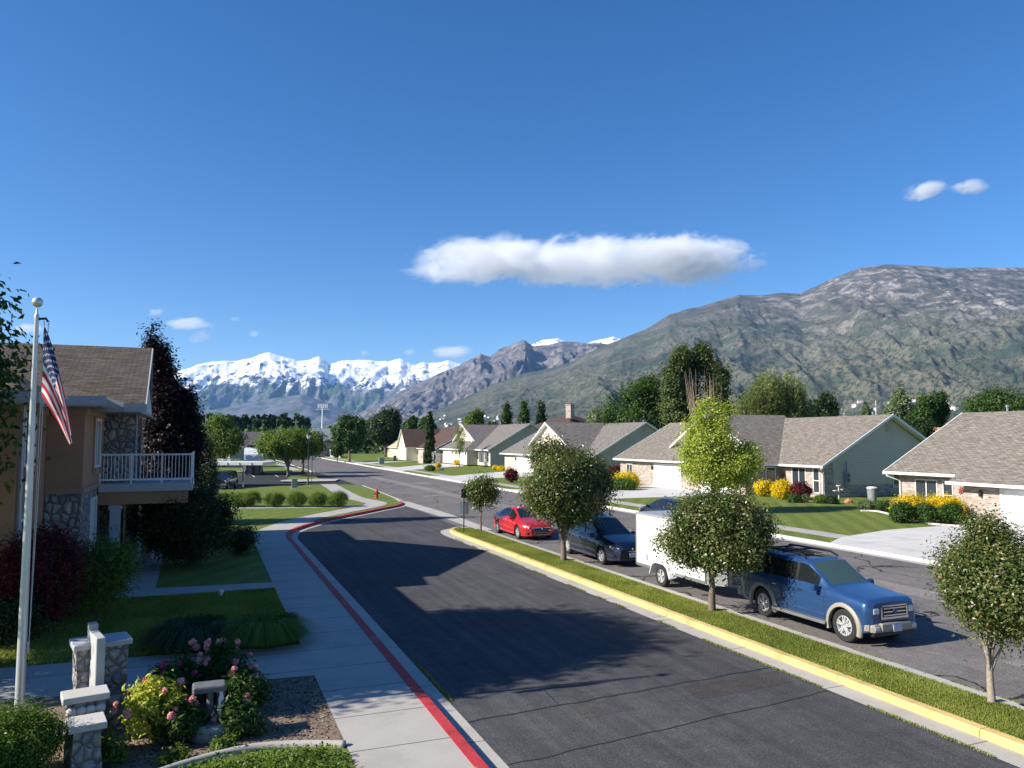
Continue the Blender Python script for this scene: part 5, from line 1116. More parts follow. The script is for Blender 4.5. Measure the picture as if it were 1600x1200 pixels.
def edgepts(x,y0,y1,n,seed,w=.05):
    g=np.random.default_rng(seed); y=g.uniform(y0,y1,n); k=vnoise(y*1.6,y*0,None,seed)>-.05; y=y[k]; return np.stack([x+g.normal(size=len(y))*w*.4,y,np.full(len(y),.004)],1)
blades('weeds along the joint between gutter and asphalt',np.concatenate([edgepts(11.30,7,36,5200,11),edgepts(4.34,8,17,1500,12),edgepts(13.98,8,16,900,13,.03)]),.04,GB,9,.010)
g=np.random.default_rng(6); n=90000; y=g.uniform(19,25.8,n); x=2.1-7.5*g.uniform(0,1,n)**1.3; blades('shaded lawn grass beside the sidewalk',np.stack([x,y,np.full(n,.115)],1),.06,GB,7,.012)
# ---------------- vehicles -----------------
def wheel(parent,x,y,r,w,side,rimmat,spokes=5,double=True,rimr=.62):
    t=MB(); prof=[(r*rimr,-w/2+.01),(r*.9,-w/2),(r*.97,-w/2+.02),(r,-w/2+.06),(r,w/2-.06),(r*.97,w/2-.02),(r*.9,w/2),(r*rimr,w/2-.01),(r*rimr,-w/2+.01)]
    t.lathe(prof,28,(0,0,0),axis='y'); o=t.build('wheel',RUBBER,parent,smooth=35,uv=False); o.location=(x,y,r)
    m=MB(); ys=side*(w/2-.03); R_=r*rimr
    m.lathe([(.001,ys-side*.10),(R_*.99,ys-side*.10),(R_*.99,ys+side*.015),(R_*.93,ys+side*.02),(R_*.90,ys-side*.02)] if side>0 else [(R_*.90,ys-side*.02),(R_*.93,ys+side*.02),(R_*.99,ys+side*.015),(R_*.99,ys-side*.10),(.001,ys-side*.10)],28,(0,0,0),mi=0,axis='y')
    m.lathe([(.001,ys+side*.0),(R_*.2,ys),(R_*.25,ys-side*.03)] if side>0 else [(R_*.25,ys-side*.03),(R_*.2,ys),(.001,ys)],12,(0,0,0),axis='y')
    for k in range(spokes):
        a=2*math.pi*k/spokes+.3
        for q in ((-.16,.16) if double else (0,)):
            aa=a+q; c=Vector((math.cos(aa)*R_*.56,ys+side*.012,math.sin(aa)*R_*.56)); m.cbox(c,(R_*.78,.045,R_*(.12 if double else .2)),ry=-aa)
    m.build('rim',[rimmat],o,uv=False,smooth=30)
    return o
def ip(x,tab):
    return float(np.interp(x,[t[0] for t in tab],[t[1] for t in tab]))
def car(name,label,loc,rz,S):
    """S: x0,x1 ends; zs belt/hood edge; zt top; w half width; wt top half width; axles; r; floor"""
    t=thing(name,label,'car',loc,rz); r=S['r']; ax=S['axles']; ra=r*S.get('archk',1.16)
    xs=set(np.round(np.arange(S['x0'],S['x1']+.001,.05),4)); xs|={S['x0'],S['x1']}
    for a in ax:
        for k in range(25): xs.add(round(a+ra*math.cos(math.pi*k/24),4))
    for s_ in S['seams']: xs|={s_-.007,s_+.007}
    for q in ('x0','x1'): 
        s_=1 if q=='x0' else -1
        for e in (.01,.025,.045,.08): xs.add(S[q]+s_*e)
    for a,b in S['swin']: xs|={a,b}
    for k in ('ws','rw'):
        if k in S: xs|={S[k][0],S[k][1]}
    xs=sorted(x for x in xs if S['x0']<=x<=S['x1']); xs=[x for i,x in enumerate(xs) if i==0 or x-xs[i-1]>.004]
    rings=[]
    for x in xs:
        e=min(x-S['x0'],S['x1']-x); rd=S.get('round',.12); k=1-(max(0,rd-e)/rd)**2*.16; kz=(max(0,rd-e)/rd)**2
        w=ip(x,S['w'])*k; zs=ip(x,S['zs']); zt=ip(x,S['zt'])-kz*.03; wt=ip(x,S['wt'])*(k if x>0 else k); fl=ip(x,S['floor']); zb=fl
        arch=0
        for a in ax:
            if abs(x-a)<=ra: arch=max(arch,r+math.sqrt(max(0,ra*ra-(x-a)**2)))
        za=max(zb,arch); b=S.get('bulge',.03); h=zs-max(za,zb)
        zl=[za,za+.04]+[max(za+.04+.01*(j+1),fl+(zs-fl)*f) for j,f in enumerate((.25,.42,.6,.78,.92))]+[zs]
        wl=[w-.02,w-.004,w+b*.1,w+b*.5,w+b*.8,w+b*.5,w-.01,w-.05]
        ring=[(0,fl),(w-.34,fl),(w-.34,max(fl,za-.02) if arch else fl)]+list(zip(wl,zl))
        gz=zt-zs; 
        ring+=[(w-.055-(w-.055-wt)*.12,zs+max(.008,gz*.10)),(w-.055-(w-.055-wt)*.45,zs+gz*.45),(wt+.03,zs+gz*.84),(wt,zs+gz*.93),(wt*.90,zs+gz*.985),(wt*.5,zt+.012),(0,zt+.02)]
        rings.append(ring)
    nr=len(rings[0]); J=nr
    B={}
    def bucket(k): return B.setdefault(k,MB())
    def pt(i,j,s): y,z=rings[i][j]; return (xs[i],s*y,z)
    gl0=11 # index: belt row j=10 -> 11 first greenhouse row
    for i in range(len(xs)-1):
        xm=(xs[i]+xs[i+1])/2; gz=ip(xm,S['zt'])-ip(xm,S['zs']); seam=any(abs(xm-s_)<.0071 for s_ in S['seams'])
        for j in range(nr-1):
            for s in (1,-1):
                key='body'
                if j<=1: key='floor'
                elif j==2: key='floor'
                elif S.get('clad') and j in S['clad'] : key='clad'
                elif 3<=j<=9 and seam and xm>S['swin'][0][0]-.3 and xm<S['swin'][-1][1]+.3: key='trim'
                elif 11<=j<=12:
                    for wi,(a,b_) in enumerate(S['swin']):
                        if a<=xm<=b_: key='side_window%d%d'%(wi,s)
                    if key=='body' and S['swin'][0][0]<xm<S['swin'][-1][1]: key='trim' if S.get('blackpillar',True) else 'body'
                elif j>=15 and 'ws' in S and S['ws'][0]<=xm<=S['ws'][1]: key='windshield'
                elif j>=15 and 'rw' in S and S['rw'][0]<=xm<=S['rw'][1]: key='rear_window'
                elif j>=15 and 'sunroof' in S and S['sunroof'][0]<=xm<=S['sunroof'][1] and j==16: key='sunroof'
                q=[pt(i,j,s),pt(i+1,j,s),pt(i+1,j+1,s),pt(i,j+1,s)]
                if s>0: q=q[::-1]
                if 'side_window' in key or key in('windshield','rear_window'): pass
                bucket(key).add(q,[(0,1,2,3)])
    for e,sg in ((0,1),(len(xs)-1,-1)):
        for j in range(2,nr-1):
            q=[pt(e,j,1),pt(e,j+1,1),pt(e,j+1,-1),pt(e,j,-1)]
            if sg<0: q=q[::-1]
            bucket('body').add(q,[(0,1,2,3)])
    P_=S['paint']; mats={'body':P_,'floor':BLACKP,'trim':BLACKP,'clad':S.get('cladmat',BLACKP),'windshield':S.get('wsmat',CARGLASS),'rear_window':CARGLASS,'sunroof':CARGLASS}
    names={'floor':'underbody','trim':'pillar_trim','clad':'lower_cladding'}
    for k,m in B.items():
        nm='side_window' if k.startswith('side_window') else names.get(k,k)
        o=m.build(nm,mats.get(k,CARGLASS),t,uv=False)
        bm=bmesh.new(); bm.from_mesh(o.data); bmesh.ops.remove_doubles(bm,verts=bm.verts,dist=.0012); bm.to_mesh(o.data); bm.free()
        o.data.polygons.foreach_set('use_smooth',[True]*len(o.data.polygons)); o.data.set_sharp_from_angle(angle=R(38))
    for a in ax:
        for s in(1,-1): wheel(t,a,s*(ip(a,S['w'])-S['tw']/2-.015),r,S['tw'],s,S['rim'],S.get('spokes',5),S.get('dbl',True))
    return t
SILVER=simple('alloy',(.66,.66,.66),.4,.45,.05); CHROME=simple('chrome',(.7,.7,.72),.12,1,.0)
LAMP=simple('lamp_glass',(.62,.63,.62),.08,.2,.25,22,coat=1); AMBER=simple('amber_lens',(.75,.28,.03),.2,0,.1); REDL=simple('red_lens',(.45,.02,.02),.15,0,.1,coat=1)
PLATE=simple('plate_blue_white',(.45,.5,.62),.5,0,.2,30); TAN=simple('tan_cladding',(.31,.285,.235),.45,.1,.05)
def part(m,name,mat,t,smooth=None): return m.build(name,mat,t,smooth=smooth,uv=False)
def letters(txt,size,mat,parent,loc,rot,name='lettering',ext=.004):
    cu=bpy.data.curves.new(name,'FONT'); cu.body=txt; cu.size=size; cu.extrude=ext; cu.align_x='CENTER'; cu.align_y='CENTER'
    o=bpy.data.objects.new(name,cu); COL.objects.link(o); dg=bpy.context.evaluated_depsgraph_get(); me=bpy.data.meshes.new_from_object(o.evaluated_get(dg)); bpy.data.objects.remove(o)
    o=bpy.data.objects.new(name,me); COL.objects.link(o); me.materials.clear(); me.materials.append(mat); o.parent=parent; o.location=loc; o.rotation_euler=rot; return o
# ---- blue suv (front faces the viewer, along -Y) ----
def suv():
    S=dict(x0=-2.46,x1=2.20,r=.385,axles=(1.46,-1.43),tw=.25,archk=1.17,round=.16,bulge=.03,
      zs=[(-2.46,1.10),(-2.2,1.13),(.9,1.14),(1.3,1.12),(2.1,1.03),(2.3,.96),(2.36,.90)],
      zt=[(-2.46,1.16),(-2.42,1.45),(-2.2,1.70),(-1.9,1.74),(.0,1.735),(.22,1.69),(.92,1.22),(1.15,1.19),(2.05,1.10),(2.28,1.03),(2.36,.95)],
      w=[(-2.46,.86),(-2.2,.91),(1.6,.925),(2.1,.90),(2.36,.80)], wt=[(-2.46,.66),(-2.2,.70),(.1,.69),(.7,.72),(1.0,.76),(2.1,.72),(2.36,.62)],
      floor=[(-2.46,.50),(-2.2,.34),(2.0,.34),(2.36,.40)],seams=(-1.08,-.14,.86),swin=((-2.15,-1.22),(-1.08,-.22),(-.12,.62)),ws=(.22,.90),sunroof=(-.6,-.05),
      paint=carpaint('paint_blue',(.022,.07,.19),.3,.33),clad=None,rim=SILVER,spokes=5,wsmat=glassdark('windshield_tint',(.05,.085,.075),.03,.9))
    t=car('suv','blue sport utility vehicle with tan fender flares and roof rack parked at the median kerb',(15.18,15.98,.004),-math.pi/2+0.0,S)
    # flares
    for a in S['axles']:
        for s in(1,-1):
            m=MB(); n=20; r0,r1=.385*1.16,.385*1.16+.105; y=s*.928; vs=[];fs=[]
            for k in range(n+1):
                an=math.pi*(-.10+1.2*k/n) if True else 0; c,sn=math.cos(an),math.sin(an)
                for rr,yy in((r0,y-s*.06),(r0,y+s*.045),((r0+r1)/2,y+s*.05),(r1,y+s*.01),(r1,y-s*.06)): vs.append((a+rr*c,yy,.385+rr*sn))
            for k in range(n):
                for j in range(4): q=(k*5+j,k*5+j+1,(k+1)*5+j+1,(k+1)*5+j); fs.append(q if s<0 else q[::-1])
            m.add(vs,fs); part(m,'wheel_arch_flare',TAN,t,60)
    for s in(1,-1):   # running boards
        m=MB(); m.rbox((0,s*.97,.36),(1.95,.20,.07),.025); part(m,'running_board',simple('board_grey',(.17,.17,.165),.5,.2),t)
        m=MB(); m.tube([(-1.95,s*.60,1.745),(-1.8,s*.60,1.84),(-.25,s*.60,1.85),(-.02,s*.60,1.765)],[.03,.03,.03,.03],6); part(m,'roof_rail',DARKM,t,60)
        m=MB(); m.rbox((.66,s*1.06,1.17),(.13,.22,.17),.04); m.cbox((.70,s*.96,1.12),(.06,.12,.05)); part(m,'side_mirror',S['paint'],t)
        [part(MB().rbox((q_,s*.952,.985),(.16,.03,.035),.012),'door_handle',CHROME,t) for q_ in (.02,-.92)]
        m=MB(); m.rbox((2.09,s*.62,.87),(.25,.32,.17),.07); m.rbox((1.99,s*.76,.87),(.30,.25,.17),.07); hl=part(m,'headlight',LAMP,t)
        m=MB(); m.rbox((1.91,s*.86,.88),(.16,.08,.12),.03); part(m,'turn_signal',AMBER,hl)
        m=MB(); m.rbox((-2.40,s*.80,1.12),(.12,.16,.45),.03); part(m,'tail_light',REDL,t)
    m=MB()
    for x in(-1.5,-.9): m.tube([(x,-.6,1.845),(x,.6,1.845)],.022,6)
    for k in range(6): m.cbox((-1.15,-.42+.17*k,1.79),(1.5,.022,.02))
    part(m,'roof_rack',DARKM,t)
    m=MB(); m.rbox((2.14,0,.47),(.24,1.60,.18),.06); m.rbox((2.23,0,.50),(.12,1.10,.17),.04); m.rbox((2.02,.80,.49),(.28,.19,.18),.06); m.rbox((2.02,-.80,.49),(.28,.19,.18),.06); part(m,'front_bumper',TAN,t)
    m=MB(); m.rbox((-2.46,0,.52),(.22,1.78,.22),.05); part(m,'rear_bumper',TAN,t)
    m=MB(); m.rbox((2.11,0,.82),(.20,.92,.28),.04); g=part(m,'grille',BLACKP,t)
    m=MB()
    for z in(.72,.80,.88): m.cbox((2.22,0,z+.02),(.03,.78,.028))
    m.cbox((2.20,0,.955),(.05,.96,.035)); m.cbox((2.21,0,.68),(.05,.98,.045)); 
    for s in(1,-1): m.cbox((2.20,s*.45,.82),(.05,.05,.29)); m.cbox((2.17,s*.54,.82),(.05,.05,.29))
    part(m,'grille_bar',CHROME,g)
    m=MB(); m.lathe([(.001,.015),(.06,.012),(.065,0)],16,(2.235,0,.82),axis='x'); o=part(m,'badge',simple('badge_blue',(.02,.05,.3),.3),g)
    m=MB(); m.rbox((2.305,0,.46),(.02,.32,.16),.01); o=part(m,'number_plate',PLATE,t); 
    m=MB(); 
    for s in(1,-1): m.rbox((2.22,s*.66,.47),(.10,.2,.09),.03)
    part(m,'fog_light',LAMP,t)
    m=MB(); m.cbox((2.15,0,.33),(.1,1.45,.12)); part(m,'air_dam',BLACKP,t)
    m=MB(); m.lathe([(.17,0),(.19,.015),(.17,.03),(.155,.015),(.17,0)],16,(.62,-.36,1.16),axis='x') ; 
    # interior seats seen through the glass are below the tinted panes
    return t
SUV=suv(); SUV.scale=(1,.87,1); SUV.location.x=14.27+.94*.87
# ---- dark grey blue minivan ----
def van():
    S=dict(x0=-2.55,x1=2.55,r=.345,axles=(1.58,-1.42),tw=.235,archk=1.12,round=.30,bulge=.03,
      zs=[(-2.55,.98),(-2.3,1.08),(.6,1.0),(1.2,.97),(1.9,.90),(2.35,.78),(2.55,.66)],
      zt=[(-2.55,1.1),(-2.5,1.35),(-2.25,1.66),(-1.6,1.735),(-.2,1.73),(.35,1.64),(1.45,1.08),(1.7,1.02),(2.2,.90),(2.45,.80),(2.55,.70)],
      w=[(-2.55,.80),(-2.2,.93),(-1,.985),(1.0,.985),(1.8,.95),(2.3,.84),(2.55,.66)], wt=[(-2.55,.62),(-2.2,.72),(.2,.70),(1.0,.74),(1.6,.80),(2.2,.68),(2.55,.5)],
      floor=[(-2.55,.42),(-2.2,.25),(2.1,.22),(2.55,.26)],seams=(-1.0,.22,1.3),swin=((-2.3,-1.1),(-.94,.10),(.22,1.15)),ws=(.38,1.42),
      paint=carpaint('paint_charcoal_blue',(.035,.045,.075),.5,.3),rim=SILVER,spokes=7,dbl=False)
    t=car('minivan','dark blue grey minivan parked behind the white trailer',(15.15,28.35,.004),-math.pi/2,S)
    for s in(1,-1):
        m=MB(); m.cbox((2.25,s*.66,.70),(.42,.26,.10),rz=-s*.75,ry=.15); part(m,'headlight',LAMP,t)
        m=MB(); m.rbox((1.05,s*1.08,1.07),(.13,.22,.16),.04); m.cbox((1.07,s*1.0,1.02),(.05,.12,.04)); part(m,'side_mirror',S['paint'],t)
        [part(MB().rbox((q_,s*1.005,.86),(.17,.03,.03),.01),'door_handle',S['paint'],t) for q_ in (.40,-.75)]
        m=MB(); m.cbox((2.33,s*.60,.32),(.1,.2,.09),rz=-s*.5); part(m,'fog_light',LAMP,t)
        m=MB(); m.rbox((-2.46,s*.80,1.12),(.1,.14,.5),.03); part(m,'tail_light',REDL,t)
    m=MB(); m.cbox((2.55,0,.62),(.06,.95,.14)); m.cbox((2.52,0,.36),(.07,1.2,.14)); part(m,'grille',BLACKP,t)
    m=MB(); n=10
    pts=[(2.50-.22*abs(k/n)**2*1.0,k/n*.72,.62+.10*abs(k/n)) for k in range(-n,n+1)]; m.tube([(p[0]+.08,p[1],p[2]-.05) for p in pts],.02,5); m.lathe([(.001,.02),(.055,.015),(.06,0)],12,(2.58,0,.66),axis='x'); part(m,'chrome_bar',CHROME,t)
    m=MB(); m.rbox((2.60,0,.45),(.03,.32,.15),.01); part(m,'number_plate',PLATE,t)
    return t
vn=van(); vn.scale=(1,.87,1); vn.location.x=14.25+1.0*.87
def sedan(name,label,loc,rz,paint,lights=True,rim=SILVER,grille=True):
    S=dict(x0=-2.28,x1=2.28,r=.325,axles=(1.36,-1.34),tw=.22,archk=1.13,round=.3,bulge=.03,
      zs=[(-2.28,.84),(-1.9,.96),(-1.2,.95),(.6,.90),(1.2,.86),(1.9,.76),(2.2,.66),(2.28,.58)],
      zt=[(-2.28,.90),(-2.15,1.02),(-1.75,1.06),(-.95,1.34),(-.4,1.43),(.05,1.43),(.4,1.36),(1.15,.98),(1.3,.94),(1.9,.84),(2.18,.74),(2.28,.64)],
      w=[(-2.28,.72),(-2.0,.84),(-1.2,.90),(1.2,.90),(1.8,.86),(2.15,.74),(2.28,.60)], wt=[(-2.28,.58),(-1.8,.68),(-1.2,.60),(-.5,.57),(.3,.57),(.9,.66),(1.25,.74),(2.0,.64),(2.28,.45)],
      floor=[(-2.28,.38),(-2.0,.22),(1.9,.20),(2.28,.22)],seams=(-.85,.08,1.0),swin=((-1.25,-.98),(-.90,.02),(.13,.90)),ws=(.36,1.14),rw=(-1.72,-.96),paint=paint,rim=rim,spokes=5,dbl=True)
    t=car(name,label,loc,rz,S)
    for s in(1,-1):
        m=MB(); m.cbox((2.04,s*.64,.655),(.36,.20,.10),rz=-s*.62,ry=.2); part(m,'headlight',LAMP,t)
        m=MB(); m.rbox((.78,s*.98,.96),(.12,.2,.13),.035); m.cbox((.8,s*.9,.92),(.05,.12,.04)); part(m,'side_mirror',paint,t)
        [part(MB().rbox((q_,s*.925,.795),(.16,.025,.03),.01),'door_handle',paint,t) for q_ in (.22,-.72)]
        m=MB(); m.cbox((-2.17,s*.60,.84),(.16,.32,.14),rz=s*.35); part(m,'tail_light',REDL,t)
        m=MB(); m.cbox((2.12,s*.62,.35),(.12,.2,.10),rz=-s*.6); part(m,'fog_light',BLACKP,t)
    if grille:
        m=MB(); m.add([(2.31,-.46,.60),(2.31,.46,.60),(2.33,.30,.30),(2.33,-.30,.30),(2.2,-.46,.60),(2.2,.46,.60),(2.2,.30,.30),(2.2,-.30,.30)],[(0,3,2,1),(0,4,7,3),(1,2,6,5),(0,1,5,4),(3,7,6,2)]); g=part(m,'grille',BLACKP,t)
        m=MB()
        for z in(.38,.45,.52): m.cbox((2.335,0,z),(.02,.80-(.6-z)*1.0,.018))
        m.tube([(2.34,-.46,.61),(2.34,.46,.61),(2.35,.30,.30),(2.35,-.30,.30),(2.34,-.46,.61)],.016,5); m.lathe([(.001,.015),(.045,.01),(.05,0)],12,(2.33,0,.56),axis='x'); part(m,'grille_bar',CHROME,g)
    m=MB(); m.cbox((-2.31,0,.62),(.03,.32,.15)); part(m,'number_plate',PLATE,t)
    return t
rs=sedan('sedan','red sedan parked at the far end of the median',(15.0,36.35,.004),-math.pi/2,carpaint('paint_red',(.55,.018,.025),.25,.3))
sedan('sedan','black sedan parked across the street, mostly hidden by the white trailer',(25.0,38.4,.004),math.pi/2,carpaint('paint_black',(.02,.022,.026),.3,.2))
q=P(1600,1052,.0); sedan('sedan','grey car of which only the red tail light shows at the right edge',(15.15+.3,7.1,.004),-math.pi/2,carpaint('paint_grey',(.16,.17,.18),.5,.3))
# pickup facing the viewer in the lot
def pickup():
    S=dict(x0=-2.6,x1=2.5,r=.37,axles=(1.65,-1.55),tw=.24,archk=1.15,round=.16,bulge=.02,
      zs=[(-2.6,1.12),(.9,1.12),(1.3,1.08),(2.3,1.0),(2.5,.92)],
      zt=[(-2.6,1.16),(-2.5,1.5),(-2.3,1.72),(.1,1.76),(.4,1.68),(1.15,1.18),(1.4,1.14),(2.3,1.06),(2.5,.97)],
      w=[(-2.6,.88),(-2.2,.93),(1.9,.93),(2.5,.84)],wt=[(-2.6,.68),(.3,.66),(1.0,.74),(2.3,.76),(2.5,.66)],floor=[(-2.6,.5),(-2.2,.36),(2.5,.36)],seams=(-1.0,.1,1.1),swin=((-2.2,-1.1),(-.95,-.05),(.05,.85)),ws=(.4,1.12),paint=carpaint('paint_black2',(.015,.015,.03),.3,.25),rim=SILVER)
    d=74.5; q=PD(352,762,d); t=car('suv','black vehicle parked facing the viewer under the carport edge',(q.x,q.y+.6,-.004),-math.pi/2-YAW*.0+R(-14),S)
    for s in(1,-1):
        m=MB(); m.rbox((2.42,s*.70,.88),(.14,.3,.16),.04); part(m,'headlight',LAMP,t)
        m=MB(); m.rbox((.85,s*1.04,1.2),(.12,.2,.18),.04); part(m,'side_mirror',BLACKP,t)
    m=MB(); m.cbox((2.5,0,.86),(.06,.9,.2)); part(m,'grille',DARKM,t)
    m=MB(); m.rbox((2.5,0,.58),(.16,1.75,.2),.05); part(m,'front_bumper',simple('bumper_grey',(.25,.25,.27),.3,.6),t)
    m=MB(); m.cbox((2.6,0,.60),(.03,.3,.14)); part(m,'number_plate',WHITE,t); return t
pickup()
# ---- enclosed white trailer ----
def trailer():
    TW=simple('trailer_white',(.80,.80,.78),.35,0,.02,1,coat=.3); x0,x1=14.25,15.95
    y0,y1=19.4,24.0 # front face (towards suv) at y0
    t=thing('cargo_trailer','white enclosed cargo trailer hitched to the blue vehicle','trailer',(15.3,21.6,.004))
    def L(x,y,z): return (x-15.3,y-21.6,z)
    zt,zb=2.25,.42
    m=MB(); poly=[(x0,y1),(x0,y0+.55),(x0+.40,y0),(x1-.4,y0),(x1,y0+.55),(x1,y1)]
    m.prism([L(a,b,0)[:2] for a,b in poly],zb,zt-.004); b=part(m,'body',TW,t)
    m=MB(); m.prism([L(a,b_,0)[:2] for a,b_ in [(x0-.015,y1+.015),(x0-.015,y0+.54),(x0+.395,y0-.015),(x1-.395,y0-.015),(x1+.015,y0+.54),(x1+.015,y1+.015)]],zt-.05,zt+.02); part(m,'roof',simple('roof_alu',(.50,.52,.54),.4,.5,.06),t)
    m=MB(); 
    for (a,c) in ((x0,y1),(x0,y0+.55),(x0+.4,y0)): m.cbox(L(a-.008,c,(zb+zt)/2),(.035,.05,zt-zb-.06))
    m.cbox(L(x0-.006,(y0+.55+y1)/2,zb+.05),(.02,y1-y0-.6,.10)); part(m,'corner_trim',METAL,t)
    m=MB()
    for y in (21.2,): m.cbox(L(x0-.004,y,(zb+zt)/2),(.012,.014,zt-zb-.12))
    part(m,'panel_seam',simple('seam_grey',(.45,.45,.45),.5),t)
    m=MB(); m.cbox(L(x0-.01,20.85,.95),(.03,.06,.12)); m.cbox(L(x0-.01,22.95,.66),(.03,.1,.05)); m.rbox(L(x0-.012,23.3,.78),(.02,.14,.20),.008); part(m,'side_marker',simple('marker',(.30,.33,.38),.4),t)
    m=MB()   # diamond plate on the nose
    m.add([L(x0-.004,y0+.545,zb+.01),L(x0+.398,y0-.008,zb+.01),L(x0+.398,y0-.008,zb+.60),L(x0-.004,y0+.545,zb+.60)],[(0,1,2,3)]); m.cbox(L(15.33,y0-.01,zb+.3),(1.03,.012,.6)); part(m,'stone_guard',simple('diamond_plate',(.42,.43,.44),.35,.7,.25,60,bmp=.8,bscale=60),t)
    for s,xx in((-1,x0-.06),(1,x1+.06)):
        w=wheel(t,0,0,.34,.2,1,SILVER,5,False); w.location=L(xx+(-.07 if s<0 else .07),22.1,.34); w.rotation_euler=(0,0,math.pi/2 if s<0 else -math.pi/2)
        m=MB(); n=10; pts=[]
        ya,yb=21.6,22.6; prof=[(ya-.1,.36),(ya+.06,.70),(ya+.25,.80),(yb-.25,.80),(yb-.06,.70),(yb+.1,.36)]; xa,xb=(x0-.30,x0) if s<0 else (x1,x1+.30)
        vs=[];fs=[]
        for y,z in prof: vs+=[L(xa,y,z),L(xb,y,z),L(xa,y,z-.05)]
        for k in range(5): a=3*k;b_=a+3; fs+=[(a,b_,b_+1,a+1),(a,a+2,b_+2,b_),(a+2,a+1,b_+1,b_+2)]
        m.add(vs,fs); part(m,'fender',TW,t,30)
    m=MB(); m.tube([L(x0+.25,y0+.3,.45),L(15.3,y0-1.1,.45)],.04,6); m.tube([L(x1-.25,y0+.3,.45),L(15.3,y0-1.1,.45)],.04,6); m.cbox(L(15.3,y0-1.1,.48),(.12,.4,.1)); m.tube([L(15.3,y0-.6,.95),L(15.3,y0-.6,.1)],.035,6); m.cbox(L(15.3,y0-.5,.5),(.5,.25,.22)); part(m,'tow_bar',DARKM,t)
    m=MB(); m.cbox(L(x0+.2,y1+.01,.6),(.16,.03,.1)); m.cbox(L(x1-.2,y1+.01,.6),(.16,.03,.1)); part(m,'tail_light',REDL,t)
    return t
trailer()
# ---- fifth-wheel camper in the far lot ----
def camper():
    q=PD(398,741,103); t=thing('camper_trailer','large white camper trailer parked nose towards the viewer in the lot','camper',(q.x,q.y,0),R(-4))
    RW=simple('camper_white',(.72,.74,.76),.35,0,.03,1,coat=.4); W_=2.45
    m=MB(); prof=[(0,1.0),(-.05,1.9),(.0,2.6),(.5,3.3),(1.2,3.62),(9,3.7),(9,.6),(2.6,.6),(2.4,1.25)]
    # side profile along +y (away from the viewer)
    prof=[(0,1.35),(-.1,2.1),(.1,2.8),(.7,3.35),(1.4,3.6),(9.5,3.65),(9.5,.55),(2.6,.55),(2.4,1.3)]
    vs=[(-W_/2,y,z) for y,z in prof]+[(W_/2,y,z) for y,z in prof]; n=len(prof)
    m.add(vs,[tuple(range(n)),tuple(range(2*n-1,n-1,-1))]+[(i,n+i,n+(i+1)%n,(i+1)%n) for i in range(n)]); b=part(m,'body',RW,t)
    m=MB(); m.add([(-.85,-.075,1.95),(0,-.09,1.62),(.85,-.075,1.95),(.55,-.02,2.42),(0,-.01,2.2),(-.55,-.02,2.42)],[(0,1,2,3,4,5)]); m.add([(-1.0,-.115,2.15),(1.0,-.115,2.15),(1.05,.02,2.62),(.6,.03,2.72),(0,.0,2.5),(-.6,.03,2.72),(-1.05,.02,2.62)],[(0,1,2,3,4,5,6)]); part(m,'decal',simple('decal_blue',(.16,.22,.34),.4,0,.3,4),t)
    m=MB(); m.cbox((0,2.4,3.85),(.9,1.2,.35)); m.cbox((-.7,5,3.85),(.5,.5,.3)); part(m,'air_conditioner',BLACKP,t)
    m=MB()
    for s in(1,-1): m.cbox((s*.8,.9,.65),(.12,.12,1.35)); m.cbox((s*.8,.9,.03),(.25,.25,.06))
    m.cbox((0,1.2,.85),(.3,.8,.5)); m.cbox((0,1.0,.35),(.22,.22,.8)); part(m,'landing_gear',DARKM,t)
    m=MB(); m.box((-.95,1.3,.15),(.95,2.38,1.28)); part(m,'nose_box',simple('grey_box',(.2,.2,.22),.6),t)
    for y in(6.2,7.2):
        for s in(1,-1): w=wheel(t,0,0,.38,.22,1,SILVER,5,False); w.location=(s*1.1,y,.38); w.rotation_euler=(0,0,math.pi/2 if s<0 else -math.pi/2)
    for s in(1,-1):
        m=MB(); m.cbox((s*(W_/2+.02),4.5,2.4),(.05,.9,.7)); m.cbox((s*(W_/2+.02),7,2.4),(.05,1.2,.7)); part(m,'window',CARGLASS,t)
    letters('Montana',.42,simple('letter_dark',(.04,.06,.12),.5),t,(0,-.105,2.30),(R(82),0,0)) if False else None
    return t
camper()
# ---------------- street furniture and small things -----------------
q=P(481,757.5,.1); t=thing('street_lamp','dark lamp post with a lantern head at the parking lot entrance','street lamp',q); Hh=(757-678)/F*(q.x*CV[1]+q.y*CU[1])
m=MB(); m.lathe([(.16,0),(.16,.12),(.10,.2),(.07,.9),(.055,1.0),(.05,Hh-.55),(.07,Hh-.5)],10); part(m,'pole',DARKM,t,40)
m=MB(); m.lathe([(.05,Hh-.55),(.16,Hh-.45),(.24,Hh-.15),(.02,Hh-.12)],10); part(m,'lamp_glass',simple('lamp_white',(.6,.6,.58),.3),t,40)
m=MB(); m.lathe([(.30,Hh-.15),(.26,Hh-.05),(.10,Hh+.08),(.03,Hh+.25),(.001,Hh+.3)],10); part(m,'lamp_cap',DARKM,t,40)
q=P(487,754,.1); t=thing('sign_post','thin post with a small sign right behind the lamp post','sign',q); m=MB(); m.tube([(0,0,-.1),(0,0,2.9)],.03,6); part(m,'post',DARKM,t); m=MB(); m.cbox((0,.03,2.65),(.45,.02,.45),rz=-.3); part(m,'panel',METAL,t)
q=P(588.5,778.5,.12); t=thing('fire_hydrant','small red fire hydrant on the grass corner','hydrant',q); HR=simple('hydrant_red',(.50,.035,.03),.45,0,.1,6,coat=.3)
m=MB(); m.lathe([(.17,-.03),(.17,.05),(.12,.07),(.115,.48),(.15,.50),(.15,.54),(.12,.56),(.09,.66),(.04,.70),(.035,.76),(.001,.77)],16); part(m,'barrel',HR,t,40)
